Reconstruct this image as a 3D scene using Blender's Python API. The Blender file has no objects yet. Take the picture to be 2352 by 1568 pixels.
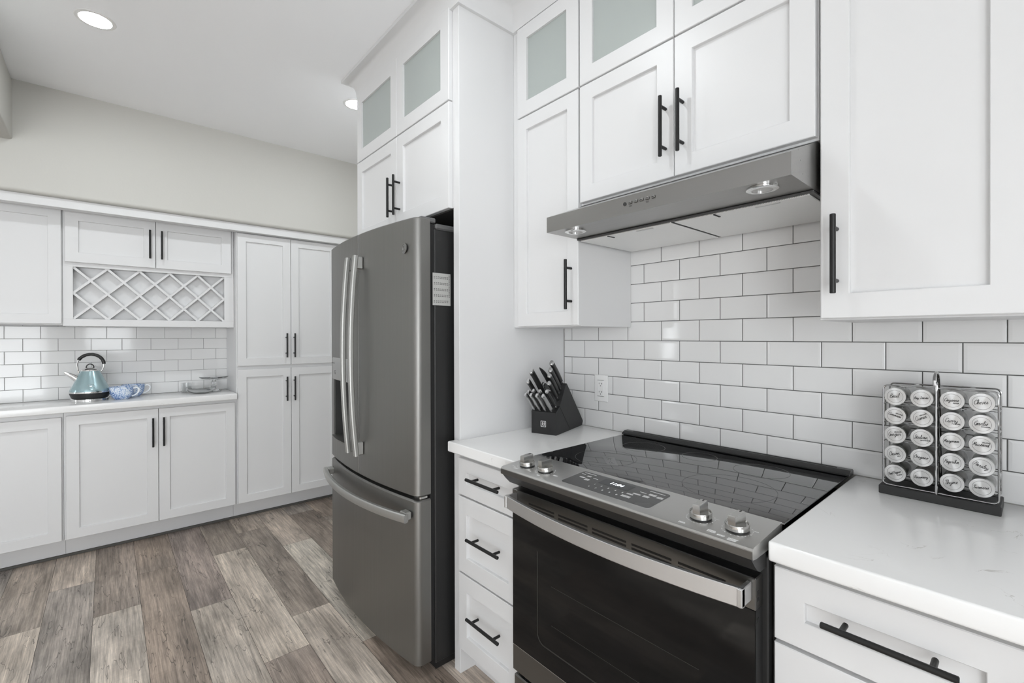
import bpy, bmesh, math, random
from mathutils import Vector, Matrix
C = bpy.context.scene.collection
S = bpy.context.scene
PI = math.pi
rnd = random.Random(7)

# ------------------------------------------------------------------ camera
TH, PITCH, ROLL, F, CY = 0.85211, -0.00325, -0.00254, 1060.038, 775.919
d = Vector((-math.sin(TH)*math.cos(PITCH), math.cos(TH)*math.cos(PITCH), math.sin(PITCH)))
r0 = d.cross(Vector((0, 0, 1))).normalized(); u0 = r0.cross(d)
r1 = r0*math.cos(ROLL)+u0*math.sin(ROLL); u1 = -r0*math.sin(ROLL)+u0*math.cos(ROLL)
cam = bpy.data.cameras.new('camera'); co = bpy.data.objects.new('camera', cam); C.objects.link(co)
co.matrix_world = Matrix(((r1.x, u1.x, -d.x, 1.44344), (r1.y, u1.y, -d.y, -1.63528), (r1.z, u1.z, -d.z, 1.31965), (0, 0, 0, 1)))
cam.sensor_fit = 'HORIZONTAL'; cam.sensor_width = 36; cam.lens = 36*F/2352
cam.shift_y = -(784-CY)/2352; cam.clip_start = .02
S.camera = co

# ------------------------------------------------------------------ light
W = bpy.data.worlds.new('world'); S.world = W; W.use_nodes = True
bg = W.node_tree.nodes['Background']; bg.inputs[0].default_value = (.94, .975, 1.0, 1); bg.inputs[1].default_value = 7.0
S.view_settings.view_transform = 'Standard'; S.view_settings.look = 'None'
S.view_settings.exposure = 0.1; S.view_settings.gamma = 1
S.view_settings.use_curve_mapping = False
S.cycles.max_bounces = 10; S.cycles.diffuse_bounces = 6; S.cycles.glossy_bounces = 5
S.cycles.use_denoising = True; S.cycles.sample_clamp_indirect = 6
CEIL = 2.715
LAMP = 195.0                                   # radiance of the recessed lamps' lenses
LAMPS = [(-1.288, -1.672), (-1.262, -.512), (.25, -1.17)]
def portal(name, loc, rot, sx, sy, power):
    l = bpy.data.lights.new(name, 'AREA'); l.shape = 'RECTANGLE'; l.size = sx; l.size_y = sy; l.energy = power; l.cycles.is_portal = True
    o = bpy.data.objects.new(name, l); C.objects.link(o); o.location = loc; o.rotation_euler = rot
    return o
portal('daylight_added_door', (3.12, -3.3, 1.06), (0, PI/2, 0), 2.0, 2.08, 10)
sun = bpy.data.lights.new('sun', 'SUN'); sun.energy = 13; sun.angle = math.radians(2); sun.color = (.84, .93, 1)
so = bpy.data.objects.new('sun', sun); C.objects.link(so); so.rotation_euler = Vector((-math.cos(.58), -.12, -math.sin(.58))).to_track_quat('-Z', 'Y').to_euler()
portal('daylight_added_window', (3.12, -1.625, 1.625), (0, PI/2, 0), 1.1, .6, 10)

# ------------------------------------------------------------------ helpers
class MB:
    def __init__(s): s.b = bmesh.new(); s.m = 0; s.X = None
    def _v(s, p):
        p = Vector(p)
        return s.b.verts.new(s.X @ p if s.X else p)
    def face(s, vs):
        try:
            f = s.b.faces.new(vs); f.material_index = s.m; return f
        except ValueError: return None
    def poly(s, pts): return s.face([s._v(p) for p in pts])
    def box(s, x0, x1, y0, y1, z0, z1, bev=0, seg=1):
        t = bmesh.new(); bmesh.ops.create_cube(t, size=1)
        bmesh.ops.scale(t, vec=(abs(x1-x0), abs(y1-y0), abs(z1-z0)), verts=t.verts)
        bmesh.ops.translate(t, vec=((x0+x1)/2, (y0+y1)/2, (z0+z1)/2), verts=t.verts)
        if bev: bmesh.ops.bevel(t, geom=t.edges[:], offset=bev, segments=seg, affect='EDGES', profile=.5)
        s.add(t)
    def add(s, t):
        mp = {v: s._v(v.co) for v in t.verts}
        for f in t.faces: s.face([mp[v] for v in f.verts])
        t.free()
    def loops(s, ls, cap0=True, cap1=True, close=False):
        R = [[s._v(p) for p in l] for l in ls]; n = len(R[0])
        rng = range(len(R)) if close else range(len(R)-1)
        for i in rng:
            a, b = R[i], R[(i+1) % len(R)]
            for k in range(n): s.face([a[k], a[(k+1) % n], b[(k+1) % n], b[k]])
        if not close:
            if cap0: s.face(R[0][::-1])
            if cap1: s.face(R[-1])
    def cyl(s, p0, p1, r, n=16, r1=None, bev=0):
        p0, p1 = Vector(p0), Vector(p1); ax = (p1-p0).normalized()
        a = ax.orthogonal().normalized(); b = ax.cross(a); r1 = r if r1 is None else r1
        ring = lambda c, q: [c+(a*math.cos(2*PI*k/n)+b*math.sin(2*PI*k/n))*q for k in range(n)]
        ls = [ring(p0, r), ring(p1, r1)]
        if bev: ls = [ring(p0, r-bev), ring(p0+ax*bev, r), ring(p1-ax*bev, r1), ring(p1, r1-bev)]
        s.loops(ls)
    def tube(s, pts, r, n=10, closed=False):
        pts = [Vector(p) for p in pts]; N = len(pts); ls = []; a = None
        for i in range(N):
            if closed: t = pts[(i+1) % N]-pts[i-1]
            else: t = pts[min(i+1, N-1)]-pts[max(i-1, 0)]
            t.normalize()
            a = t.orthogonal() if a is None else a-t*a.dot(t)
            a.normalize(); b = t.cross(a); q = r[i] if isinstance(r, (list, tuple)) else r
            ls.append([pts[i]+(a*math.cos(2*PI*k/n)+b*math.sin(2*PI*k/n))*q for k in range(n)])
        s.loops(ls, close=closed)
    def lathe(s, prof, c=(0, 0, 0), ax=(0, 0, 1), n=40, cap0=True, cap1=True):
        ax = Vector(ax).normalized(); c = Vector(c)
        a = Vector((1, 0, 0)) if abs(ax.x) < .9 else Vector((0, 1, 0)); a = (a-ax*a.dot(ax)).normalized(); b = ax.cross(a)
        s.loops([[c+ax*h+(a*math.cos(2*PI*k/n)+b*math.sin(2*PI*k/n))*max(q, 1e-5) for k in range(n)] for q, h in prof], cap0, cap1)
    def prism(s, poly, f, t0, t1):                      # poly of (a,b); f(a,b,t)
        s.loops([[f(a, b, t0) for a, b in poly], [f(a, b, t1) for a, b in poly]])
    def build(s, name, mat, parent=None, angle=32):
        bmesh.ops.recalc_face_normals(s.b, faces=s.b.faces[:])
        off = Vector((0, 0, 0)); p = parent
        if p is not None:
            q = p
            while q.parent: q = q.parent
            off = Vector(q.location)
        if off.length: bmesh.ops.translate(s.b, vec=-off, verts=s.b.verts)
        me = bpy.data.meshes.new(name); s.b.to_mesh(me); s.b.free()
        for m in (mat if isinstance(mat, (list, tuple)) else [mat]): me.materials.append(m)
        if angle:
            me.polygons.foreach_set('use_smooth', [True]*len(me.polygons)); me.set_sharp_from_angle(angle=math.radians(angle))
        o = bpy.data.objects.new(name, me); C.objects.link(o)
        if parent: o.parent = parent
        return o
def tag(o, label, cat, group=None):
    o['label'] = label; o['category'] = cat
    if group: o['group'] = group
    return o
def thing(name, label, cat, loc, group=None):
    o = bpy.data.objects.new(name, None); C.objects.link(o); o.location = loc; o.empty_display_size = .05
    return tag(o, label, cat, group)
def struct(o): o['kind'] = 'structure'; return o

# ------------------------------------------------------------------ materials
def mat(name, col, rough=.5, metal=0, **k):
    m = bpy.data.materials.new(name); m.use_nodes = True; p = m.node_tree.nodes['Principled BSDF']
    p.inputs['Base Color'].default_value = (*col, 1); p.inputs['Roughness'].default_value = rough; p.inputs['Metallic'].default_value = metal
    for a, v in k.items(): p.inputs[a.replace('_', ' ')].default_value = v
    return m
def nt(m): t = m.node_tree; return t, t.nodes, t.links, t.nodes['Principled BSDF']
def bump(m, scale, strength, dist=.002, stretch=(1, 1, 1), detail=4):
    t, N, L, p = nt(m)
    tc = N.new('ShaderNodeTexCoord'); mp = N.new('ShaderNodeMapping'); mp.inputs['Scale'].default_value = stretch
    nz = N.new('ShaderNodeTexNoise'); nz.inputs['Scale'].default_value = scale; nz.inputs['Detail'].default_value = detail
    b = N.new('ShaderNodeBump'); b.inputs['Strength'].default_value = strength; b.inputs['Distance'].default_value = dist
    L.new(tc.outputs['Object'], mp.inputs[0]); L.new(mp.outputs[0], nz.inputs['Vector']); L.new(nz.outputs[0], b.inputs['Height']); L.new(b.outputs[0], p.inputs['Normal'])
    return m
def brushed(name, col, rough, stretch, var=.12):
    m = mat(name, col, rough, 1); t, N, L, p = nt(m)
    tc = N.new('ShaderNodeTexCoord'); mp = N.new('ShaderNodeMapping'); mp.inputs['Scale'].default_value = stretch
    nz = N.new('ShaderNodeTexNoise'); nz.inputs['Scale'].default_value = 1; nz.inputs['Detail'].default_value = 3
    mr = N.new('ShaderNodeMapRange'); mr.inputs['To Min'].default_value = rough-var*.5; mr.inputs['To Max'].default_value = rough+var*.5
    L.new(tc.outputs['Object'], mp.inputs[0]); L.new(mp.outputs[0], nz.inputs['Vector']); L.new(nz.outputs[0], mr.inputs[0]); L.new(mr.outputs[0], p.inputs['Roughness'])
    return m
M = {}
M['paint'] = bump(mat('white_cabinet_paint', (.70, .70, .702), .38), 60, .03)
M['wall'] = bump(mat('beige_wall_paint', (.56, .552, .52), .75), 90, .12)
M['ceil'] = bump(mat('white_ceiling_paint', (.95, .96, .98), .85), 90, .10)
M['black'] = mat('black_satin_metal', (.012, .012, .012), .38, .3)
M['glass_frost'] = mat('frosted_glass', (.40, .435, .42), .2, 0)
M['tile'] = bump(mat('glazed_white_tile', (.755, .755, .752), .07), 14, .05, .004)
M['grout'] = mat('grey_grout', (.115, .115, .112), .9)
M['grout_pale'] = mat('pale_grey_grout', (.21, .21, .205), .9)
M['slate_shaded'] = brushed('shaded_stainless', (.165, .162, .155), .36, (2, 160, 160))  # same stainless, coloured darker to imitate dim reflections on the range front
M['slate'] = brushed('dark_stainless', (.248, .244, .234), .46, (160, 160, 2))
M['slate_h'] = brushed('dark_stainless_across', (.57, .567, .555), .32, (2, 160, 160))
M['steel'] = brushed('stainless_steel', (.62, .62, .62), .46, (3, 120, 120))
M['fridge_handle'] = brushed('fridge_handle_steel', (.47, .47, .455), .50, (90, 90, 3))
M['wire'] = mat('chrome_wire', (.50, .50, .50), .14, 1)
M['chrome'] = mat('chrome', (.82, .82, .815), .09, 1)
M['knob'] = brushed('brushed_nickel', (.52, .515, .50), .22, (40, 40, 200))
M['body_black'] = mat('black_appliance_side', (.013, .013, .013), .5)
M['gap'] = mat('dark_gap', (.006, .006, .006), .7)
M['cook'] = mat('black_ceramic_glass', (.006, .006, .007), .03, 0, IOR=2.7)
M['oven_glass'] = mat('black_oven_glass', (.007, .007, .007), .05, 0, IOR=1.32)
M['display'] = mat('display_panel', (.055, .055, .055), .22)
M['screen'] = mat('display_window', (.012, .014, .018), .12)
M['white_ink'] = mat('white_ink', (.75, .75, .75), .5)
M['dark_ink'] = mat('dark_ink', (.02, .02, .02), .5)
M['plastic_white'] = mat('white_plastic', (.82, .82, .815), .35)
M['slot'] = mat('outlet_slot', (.05, .05, .05), .6)
M['block'] = bump(mat('black_stained_wood', (.011, .011, .0115), .45), 3, .2, .001, (60, 60, 4))
M['knife_handle'] = mat('black_knife_handle', (.018, .018, .018), .35)
M['knife_steel'] = mat('satin_knife_steel', (.60, .60, .60), .25, 1)
M['rubber'] = mat('black_plastic', (.012, .012, .012), .4)
M['jar_glass'] = mat('jar_glass', (.20, .195, .18), .08, 0, Coat_Weight=.6)
m = mat('led_lens', (1, 1, 1), .5); t, N, L, p = nt(m); p.inputs['Emission Color'].default_value = (.93, .975, 1, 1); p.inputs['Emission Strength'].default_value = LAMP; M['lens'] = m
m = mat('led_digits', (.9, .95, 1), .5); t, N, L, p = nt(m); p.inputs['Emission Color'].default_value = (.9, .96, 1, 1); p.inputs['Emission Strength'].default_value = 1.2; M['digits'] = m
m = mat('clear_glass', (.97, .98, .98), .02, 0, IOR=1.45, Transmission_Weight=1); M['glass'] = m
m = mat('window_glass', (1, 1, 1), .0, 0, IOR=1.02, Transmission_Weight=1); M['pane'] = m
# teal kettle enamel
M['teal'] = mat('pale_teal_enamel', (.34, .475, .505), .24, .55, Coat_Weight=.5, Coat_Roughness=.08)
# radial brushed lid
m = mat('radial_brushed_lid', (.60, .60, .595), .28, 1, Anisotropic=.9); t, N, L, p = nt(m)
tg = N.new('ShaderNodeTangent'); tg.direction_type = 'RADIAL'; tg.axis = 'Y'; L.new(tg.outputs[0], p.inputs['Tangent']); M['lid'] = m
# blue floral china
m = mat('blue_floral_china', (.85, .87, .9), .15); t, N, L, p = nt(m)
tc = N.new('ShaderNodeTexCoord'); nz = N.new('ShaderNodeTexNoise'); nz.inputs['Scale'].default_value = 150; nz.inputs['Detail'].default_value = 3
vo = N.new('ShaderNodeTexNoise'); vo.inputs['Scale'].default_value = 22
ad = N.new('ShaderNodeMath'); ad.operation = 'MULTIPLY_ADD'; ad.inputs[1].default_value = .5
cr = N.new('ShaderNodeValToRGB'); e = cr.color_ramp.elements
e[0].position = .66; e[0].color = (.74, .79, .86, 1); e[1].position = .90; e[1].color = (.06, .14, .38, 1)
x = e.new(.745); x.color = (.40, .53, .74, 1)
L.new(tc.outputs['Object'], nz.inputs['Vector']); L.new(tc.outputs['Object'], vo.inputs['Vector'])
L.new(vo.outputs[0], ad.inputs[0]); L.new(nz.outputs[0], ad.inputs[2]); L.new(ad.outputs[0], cr.inputs[0]); L.new(cr.outputs[0], p.inputs['Base Color']); M['china'] = m
# quartz: white with fine broken veins
m = mat('white_quartz', (.82, .82, .815), .16); t, N, L, p = nt(m)
tc = N.new('ShaderNodeTexCoord'); n1 = N.new('ShaderNodeTexNoise'); n1.inputs['Scale'].default_value = 7; n1.inputs['Detail'].default_value = 8; n1.inputs['Distortion'].default_value = 1.6
ab = N.new('ShaderNodeMath'); ab.operation = 'SUBTRACT'; ab.inputs[1].default_value = .5
a2 = N.new('ShaderNodeMath'); a2.operation = 'ABSOLUTE'
mr = N.new('ShaderNodeMapRange'); mr.inputs['From Min'].default_value = 0; mr.inputs['From Max'].default_value = .006; mr.inputs['To Min'].default_value = 1; mr.inputs['To Max'].default_value = 0
n2 = N.new('ShaderNodeTexNoise'); n2.inputs['Scale'].default_value = 11; n2.inputs['Detail'].default_value = 3
m2 = N.new('ShaderNodeMapRange'); m2.inputs['From Min'].default_value = .56; m2.inputs['From Max'].default_value = .68
mu = N.new('ShaderNodeMath'); mu.operation = 'MULTIPLY'
mx = N.new('ShaderNodeMix'); mx.data_type = 'RGBA'; mx.inputs[6].default_value = (.82, .82, .815, 1); mx.inputs[7].default_value = (.52, .50, .47, 1)
L.new(tc.outputs['Object'], n1.inputs['Vector']); L.new(n1.outputs[0], ab.inputs[0]); L.new(ab.outputs[0], a2.inputs[0]); L.new(a2.outputs[0], mr.inputs[0])
L.new(tc.outputs['Object'], n2.inputs['Vector']); L.new(n2.outputs[0], m2.inputs[0]); L.new(mr.outputs[0], mu.inputs[0]); L.new(m2.outputs[0], mu.inputs[1]); L.new(mu.outputs[0], mx.inputs[0]); L.new(mx.outputs[2], p.inputs['Base Color'])
M['quartz'] = m
# perforated filter mesh
m = mat('filter_mesh', (.52, .52, .51), .45, .7); t, N, L, p = nt(m)
tc = N.new('ShaderNodeTexCoord'); vo = N.new('ShaderNodeTexVoronoi'); vo.inputs['Scale'].default_value = 260; vo.inputs['Randomness'].default_value = 0
mr = N.new('ShaderNodeMapRange'); mr.inputs['From Min'].default_value = .2; mr.inputs['From Max'].default_value = .42
mx = N.new('ShaderNodeMix'); mx.data_type = 'RGBA'; mx.inputs[6].default_value = (.30, .30, .30, 1); mx.inputs[7].default_value = (.85, .85, .84, 1)
L.new(tc.outputs['Object'], vo.inputs['Vector']); L.new(vo.outputs['Distance'], mr.inputs[0]); L.new(mr.outputs[0], mx.inputs[0]); L.new(mx.outputs[2], p.inputs['Base Color']); M['filter'] = m
# wood planks
m = mat('weathered_wood_planks', (.3, .25, .2), .48); t, N, L, p = nt(m)
at = N.new('ShaderNodeAttribute'); at.attribute_name = 'tone'; of = N.new('ShaderNodeAttribute'); of.attribute_name = 'shift'
tc = N.new('ShaderNodeTexCoord'); va = N.new('ShaderNodeVectorMath'); va.operation = 'ADD'; sc = N.new('ShaderNodeVectorMath'); sc.operation = 'SCALE'; sc.inputs[3].default_value = 30
L.new(of.outputs['Vector'], sc.inputs[0]); L.new(tc.outputs['Object'], va.inputs[0]); L.new(sc.outputs[0], va.inputs[1])
def noise(scale, st, det=6, dis=0):
    mp = N.new('ShaderNodeMapping'); mp.inputs['Scale'].default_value = st; q = N.new('ShaderNodeTexNoise')
    q.inputs['Scale'].default_value = scale; q.inputs['Detail'].default_value = det; q.inputs['Distortion'].default_value = dis; q.inputs['Roughness'].default_value = .6
    L.new(va.outputs[0], mp.inputs[0]); L.new(mp.outputs[0], q.inputs['Vector']); return q.outputs[0]
def rng(src, a, b, c, e2):
    q = N.new('ShaderNodeMapRange'); q.inputs['From Min'].default_value = a; q.inputs['From Max'].default_value = b; q.inputs['To Min'].default_value = c; q.inputs['To Max'].default_value = e2
    L.new(src, q.inputs[0]); return q.outputs[0]
def mul(a, b):
    q = N.new('ShaderNodeMath'); q.operation = 'MULTIPLY'; L.new(a, q.inputs[0]); L.new(b, q.inputs[1]); return q.outputs[0]
blotch = rng(noise(2.3, (1, 3.4, 1), 5, .35), .34, .66, .62, 1.28)
grain = rng(noise(4.5, (1, 22, 1), 9, .35), .32, .68, .62, 1.28)
fine = mul(rng(noise(12, (1, 26, 1), 5, .1), .35, .65, .80, 1.14), rng(noise(3, (38, 2.5, 1), 3, .4), .35, .65, .96, 1.035))
cn = noise(1.25, (.9, 6.0, 1), 4, .45)
q = N.new('ShaderNodeMath'); q.operation = 'SUBTRACT'; q.inputs[1].default_value = .5; L.new(cn, q.inputs[0])
q2 = N.new('ShaderNodeMath'); q2.operation = 'ABSOLUTE'; L.new(q.outputs[0], q2.inputs[0])
crack = rng(q2.outputs[0], 0, .0045, .30, 1)
val = mul(mul(mul(blotch, grain), fine), crack)
vm = N.new('ShaderNodeVectorMath'); vm.operation = 'SCALE'; L.new(at.outputs['Color'], vm.inputs[0]); L.new(val, vm.inputs[3])
hue = N.new('ShaderNodeMix'); hue.data_type = 'RGBA'; hue.blend_type = 'MULTIPLY'; hue.inputs[7].default_value = (.955, .97, .985, 1)
L.new(rng(noise(1.6, (1, 2, 1), 3, 0), .45, .62, 0, 1), hue.inputs[0]); L.new(vm.outputs[0], hue.inputs[6]); L.new(hue.outputs[2], p.inputs['Base Color'])
b = N.new('ShaderNodeBump'); b.inputs['Strength'].default_value = .25; b.inputs['Distance'].default_value = .002; L.new(mul(grain, crack), b.inputs['Height']); L.new(b.outputs[0], p.inputs['Normal'])
M['floor'] = m; M['floor_gap'] = mat('plank_gap', (.05, .042, .036), .8)

# ------------------------------------------------------------------ room shell
def floor():
    me_b = bmesh.new(); tone = me_b.loops.layers.float_color.new('tone'); sh = me_b.loops.layers.float_color.new('shift')
    BR = 1.78
    pal = [(.200, .160, .130), (.255, .215, .180), (.185, .155, .130), (.235, .205, .180), (.300, .255, .215), (.165, .135, .112)]
    light = (.330, .285, .240)
    rows = {}
    PW, PL = .1768, 1.22; y0 = -1.165
    jo = {0: -.62, -1: -1.25, -2: -.635, -3: -1.487, -4: -.71, -5: -1.56, 1: -.88, 2: -.485}
    special = {(0, -1): light, (1, 0): (.315, .272, .23), (-1, -1): (.195, .160, .140), (-3, 0): (.315, .275, .235), (-2, -1): (.20, .16, .13), (-2, 0): (.285, .24, .20), (-1, 0): (.27, .235, .20), (-5, 0): (.33, .285, .24), (2, -1): (.36, .315, .27), (0, 0): (.22, .18, .152), (-4, -1): (.225, .198, .175), (-3, -1): (.215, .178, .15)}
    g = .0007
    for k in range(-23, 8):
        ya, yb = y0+k*PW, y0+(k+1)*PW
        if ya > 0.1: continue
        j = jo.get(k, rnd.uniform(-1.2, 0))
        for n in range(-4, 5):
            xa, xb = j+(n)*PL, j+(n+1)*PL
            xa, xb = max(xa, -2.85), min(xb, 3.2)
            if xb-xa < .01: continue
            c = special.get((k, n)) or rnd.choice(pal); s = (rnd.random(), rnd.random(), rnd.random(), 1)
            f = me_b.faces.new([me_b.verts.new(v) for v in ((xa+g, ya+g, 0), (xb-g, ya+g, 0), (xb-g, min(yb, .1)-g, 0), (xa+g, min(yb, .1)-g, 0))])
            c = [min(v*BR, .62) for v in c]
            for l in f.loops: l[tone] = (*c, 1); l[sh] = s
    for z, mi in ((-.0015, 1), (-.1, 1)):
        f = me_b.faces.new([me_b.verts.new(v) for v in ((-2.85, -5.2, z), (3.2, -5.2, z), (3.2, .1, z), (-2.85, .1, z))]); f.material_index = mi
    me = bpy.data.meshes.new('floor'); me_b.to_mesh(me); me_b.free(); me.materials.append(M['floor']); me.materials.append(M['floor_gap'])
    o = bpy.data.objects.new('floor', me); C.objects.link(o); struct(o)
floor()
SOF, SOFZ = -2.20, 2.115                       # soffit face over the cabinets on the left wall
b = MB(); b.box(-2.95, 3.3, -5.3, .25, CEIL, CEIL+.1); struct(b.build('ceiling', M['ceil']))
b = MB(); b.box(-2.95, 3.3, .004, .2, 0, CEIL); struct(b.build('wall_back', M['wall']))
b = MB(); b.box(-2.90, -2.66, -5.2, .004, 0, CEIL)
rr = .02; prof = [(-2.66, SOFZ)]+[(SOF-rr+rr*math.sin(a), SOFZ+rr-rr*math.cos(a)) for a in [k*PI/2/6 for k in range(7)]]+[(SOF, CEIL), (-2.66, CEIL)]
b.prism(prof, lambda a, c, t: (a, t, c), -5.2, .004)
b.prism([(-2.66, -.165), (SOF-rr, -.165)]+[(SOF-rr+rr*math.sin(a), -.165+rr-rr*math.cos(a)) for a in [k*PI/2/6 for k in range(1, 7)]]+[(SOF, .004), (-2.66, .004)], lambda a, c, t: (a, c, t), 0, SOFZ)
struct(b.build('wall_left', M['wall']))
def wall_with_openings(name, axis, pos, th, a0, a1, holes):
    b = MB()
    xs = sorted({a0, a1, *[h[0] for h in holes], *[h[1] for h in holes]})
    for u0_, u1_ in zip(xs, xs[1:]):
        hs = [h for h in holes if h[0] < (u0_+u1_)/2 < h[1]]
        segs = [(0, CEIL)] if not hs else [(0, hs[0][2]), (hs[0][3], CEIL)]
        for z0, z1 in segs:
            if z1-z0 < .001: continue
            if axis == 'y': b.box(u0_, u1_, pos, pos+th, z0, z1)
            else: b.box(pos, pos+th, u0_, u1_, z0, z1)
    return struct(b.build(name, M['ceil']))
wall_with_openings('wall_front', 'y', -5.2, .15, -2.66, 3.05, [(-2.6, -2.28, .9, 2.15)])
wall_with_openings('wall_right', 'x', 3.05, .15, -5.2, .004, [(-4.3, -2.3, .02, 2.1), (-1.95, -1.3, 1.05, 2.2)])
def window(name, axis, pos, u0_, u1_, z0, z1, n):
    b = MB(); w = .05
    B = (lambda a0, a1, c0, c1, t=.0: b.box(a0, a1, pos-.03, pos+.03, c0, c1, .004)) if axis == 'y' else (lambda a0, a1, c0, c1, t=0: b.box(pos-.03, pos+.03, a0, a1, c0, c1, .004))
    B(u0_, u1_, z0, z0+w); B(u0_, u1_, z1-w, z1); B(u0_, u0_+w, z0, z1); B(u1_-w, u1_, z0, z1)
    for k in range(1, n): c = u0_+(u1_-u0_)*k/n; B(c-.03, c+.03, z0, z1)
    o = struct(b.build(name, M['plastic_white']))
window('window_1', 'y', -5.125, -2.6, -2.28, .9, 2.15, 1)
window('added_window', 'x', 3.125, -1.95, -1.3, 1.05, 2.2, 1)  # unseen window, added to brighten the faces turned to the right wall
window('added_door', 'x', 3.125, -4.3, -2.3, .02, 2.1, 2)  # unseen patio door, added to let daylight in from the right
# dropped header beyond the kitchen, at the top left
b = MB(); b.box(SOF-.01, 3.05, -2.30, -2.02, 2.385, CEIL, .012, 3); struct(b.build('trim_1', M['wall']))

# backsplash tiles
def tiles(name, label, f, u0_, u1_, v0_, v1_, uo, vo, bev, dep, tilt, g, grout):
    PW, PH = .1547, .07749
    b = MB(); b.m = 1
    b.poly([f(u0_, v0_, -.0018), f(u1_, v0_, -.0018), f(u1_, v1_, -.0018), f(u0_, v1_, -.0018)])
    b.m = 0
    k0 = int(math.floor((v0_-vo)/PH)); k1 = int(math.ceil((v1_-vo)/PH))
    for k in range(k0, k1):
        va, vb = max(vo+k*PH+g, v0_), min(vo+(k+1)*PH-g, v1_)
        if vb-va < .004: continue
        o_ = uo+(PW/2 if k % 2 else 0)
        n0 = int(math.floor((u0_-o_)/PW)); n1 = int(math.ceil((u1_-o_)/PW))
        for n in range(n0, n1):
            ua, ub = max(o_+n*PW+g, u0_), min(o_+(n+1)*PW-g, u1_)
            if ub-ua < .004: continue
            tx, ty = rnd.uniform(-1, 1)*tilt, rnd.uniform(-1, 1)*tilt*.8   # tiles never sit dead flat
            L_ = ua > o_+n*PW+g-1e-6; R_ = ub < o_+(n+1)*PW-g+1e-6
            i = bev; ia = i if L_ and ub-ua > 3*i else .001; ib = i if ub-ua > 3*i else .001
            iv = i if vb-va > 3*i else .001
            def w(u, v): return ((u-ua)/(ub-ua)-.5)*tx+((v-va)/(vb-va)-.5)*ty
            rect = lambda a, c, e_, h, z: [f(x_, y_, z+(w(x_, y_) if z > -.0017 else 0)) for x_, y_ in ((a, e_), (c, e_), (c, h), (a, h))]
            b.loops([rect(ua, ub, va, vb, -.0018), rect(ua, ub, va, vb, -dep), rect(ua+.0012, ub-.0012, va+.0012, vb-.0012, -dep+.0005), rect(ua+ia, ub-ib, va+iv, vb-iv, 0)], cap0=False)
    o = b.build(name, [M['tile'], M[grout]], None, 4)
    return tag(o, label, 'backsplash')
tiles('tile_backsplash', 'glossy white subway tile backsplash with grey grout lines behind the stove', lambda u, v, w: (u, -w-.0005, v), -.047, 3.0, .9145, 1.69, 0, 1.301, .007, .0012, .0003, .0013, 'grout')
tiles('tile_backsplash', 'white subway tile backsplash behind the teal kettle on the far counter', lambda u, v, w: (-2.654+w, u, v), -3.3, -.951, .9255, 1.395, -2.10695, 1.3125, .0025, .0004, .00006, .0010, 'grout_pale')

# ------------------------------------------------------------------ cabinets
FR = lambda Y: (lambda u, v, w: (u, Y-w, v))          # faces -y (stove wall)
FL = lambda X: (lambda u, v, w: (X+w, u, v))          # faces +x (far wall)
def shaker(f, u0_, u1_, v0_, v1_, name='door', parent=None, th=.019, rw=.057, rv=None, glass=False):
    rv = rw if rv is None else rv; c = .0018; rc = .0115
    R = lambda i, j, w: [f(u0_+i, v0_+j, w), f(u1_-i, v0_+j, w), f(u1_-i, v1_-j, w), f(u0_+i, v1_-j, w)]
    b = MB()
    if glass: b.loops([R(0, 0, -th), R(0, 0, -c), R(c, c, 0), R(rw, rv, 0), R(rw, rv, -th)], close=True)
    else: b.loops([R(0, 0, -th), R(0, 0, -c), R(c, c, 0), R(rw-.0012, rv-.0012, 0), R(rw, rv, -.0012), R(rw+.0006, rv+.0006, -rc)])
    o = b.build(name, M['paint'], parent, 20)
    if glass:
        b = MB(); P2 = lambda w: [f(u0_+rw-.004, v0_+rv-.004, w), f(u1_-rw+.004, v0_+rv-.004, w), f(u1_-rw+.004, v1_-rv+.004, w), f(u0_+rw-.004, v1_-rv+.004, w)]
        b.loops([P2(-.013), P2(-.009)]); b.build('glass_pane', M['glass_frost'], o)['label'] = 'frosted pale green glass pane'
    return o
def pull(f, uc, vc, Lh, vertical, door, off=.033, r=.0058):
    b = MB(); h = Lh/2; ins = .031
    A = (lambda t, w: f(uc, vc+t, w)) if vertical else (lambda t, w: f(uc+t, vc, w))
    b.cyl(A(-h, off), A(h, off), r, 16, bev=.0012)
    for s in (-1, 1): b.cyl(A(s*(h-ins), 0.0002), A(s*(h-ins), off), .0048, 12)
    o = b.build('handle', M['black'], door); o['label'] = 'black bar handle'
    return o
def body(b, f, u0_, u1_, v0_, v1_, dep, face=0, bev=.001):
    p, q = f(u0_, v0_, face), f(u1_, v1_, face-dep)
    b.box(min(p[0], q[0]), max(p[0], q[0]), min(p[1], q[1]), max(p[1], q[1]), v0_, v1_, bev)
PULL = .184
YU = -.3376                                           # front of the upper doors
ZB, ZM, ZT = 1.361, 2.229, 2.604
ft = FR(YU); fu = FR(YU+.0195)
# upper, left of the hood
t = thing('upper_cabinet', 'narrow white wall cabinet above the knife block with frosted glass top door', 'cabinet', (.14, -.16, 1.357))
b = MB(); body(b, fu, -.048, .3265, 1.357, 2.62, .316); b.build('body', M['paint'], t)
dd = shaker(ft, -.003, .329, ZB, ZM-.003, 'door', t, rw=.054); pull(ft, .296, 1.511, PULL, True, dd)
shaker(ft, -.003, .330, ZM+.003, ZT, 'door', t, rw=.057, glass=True)
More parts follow.
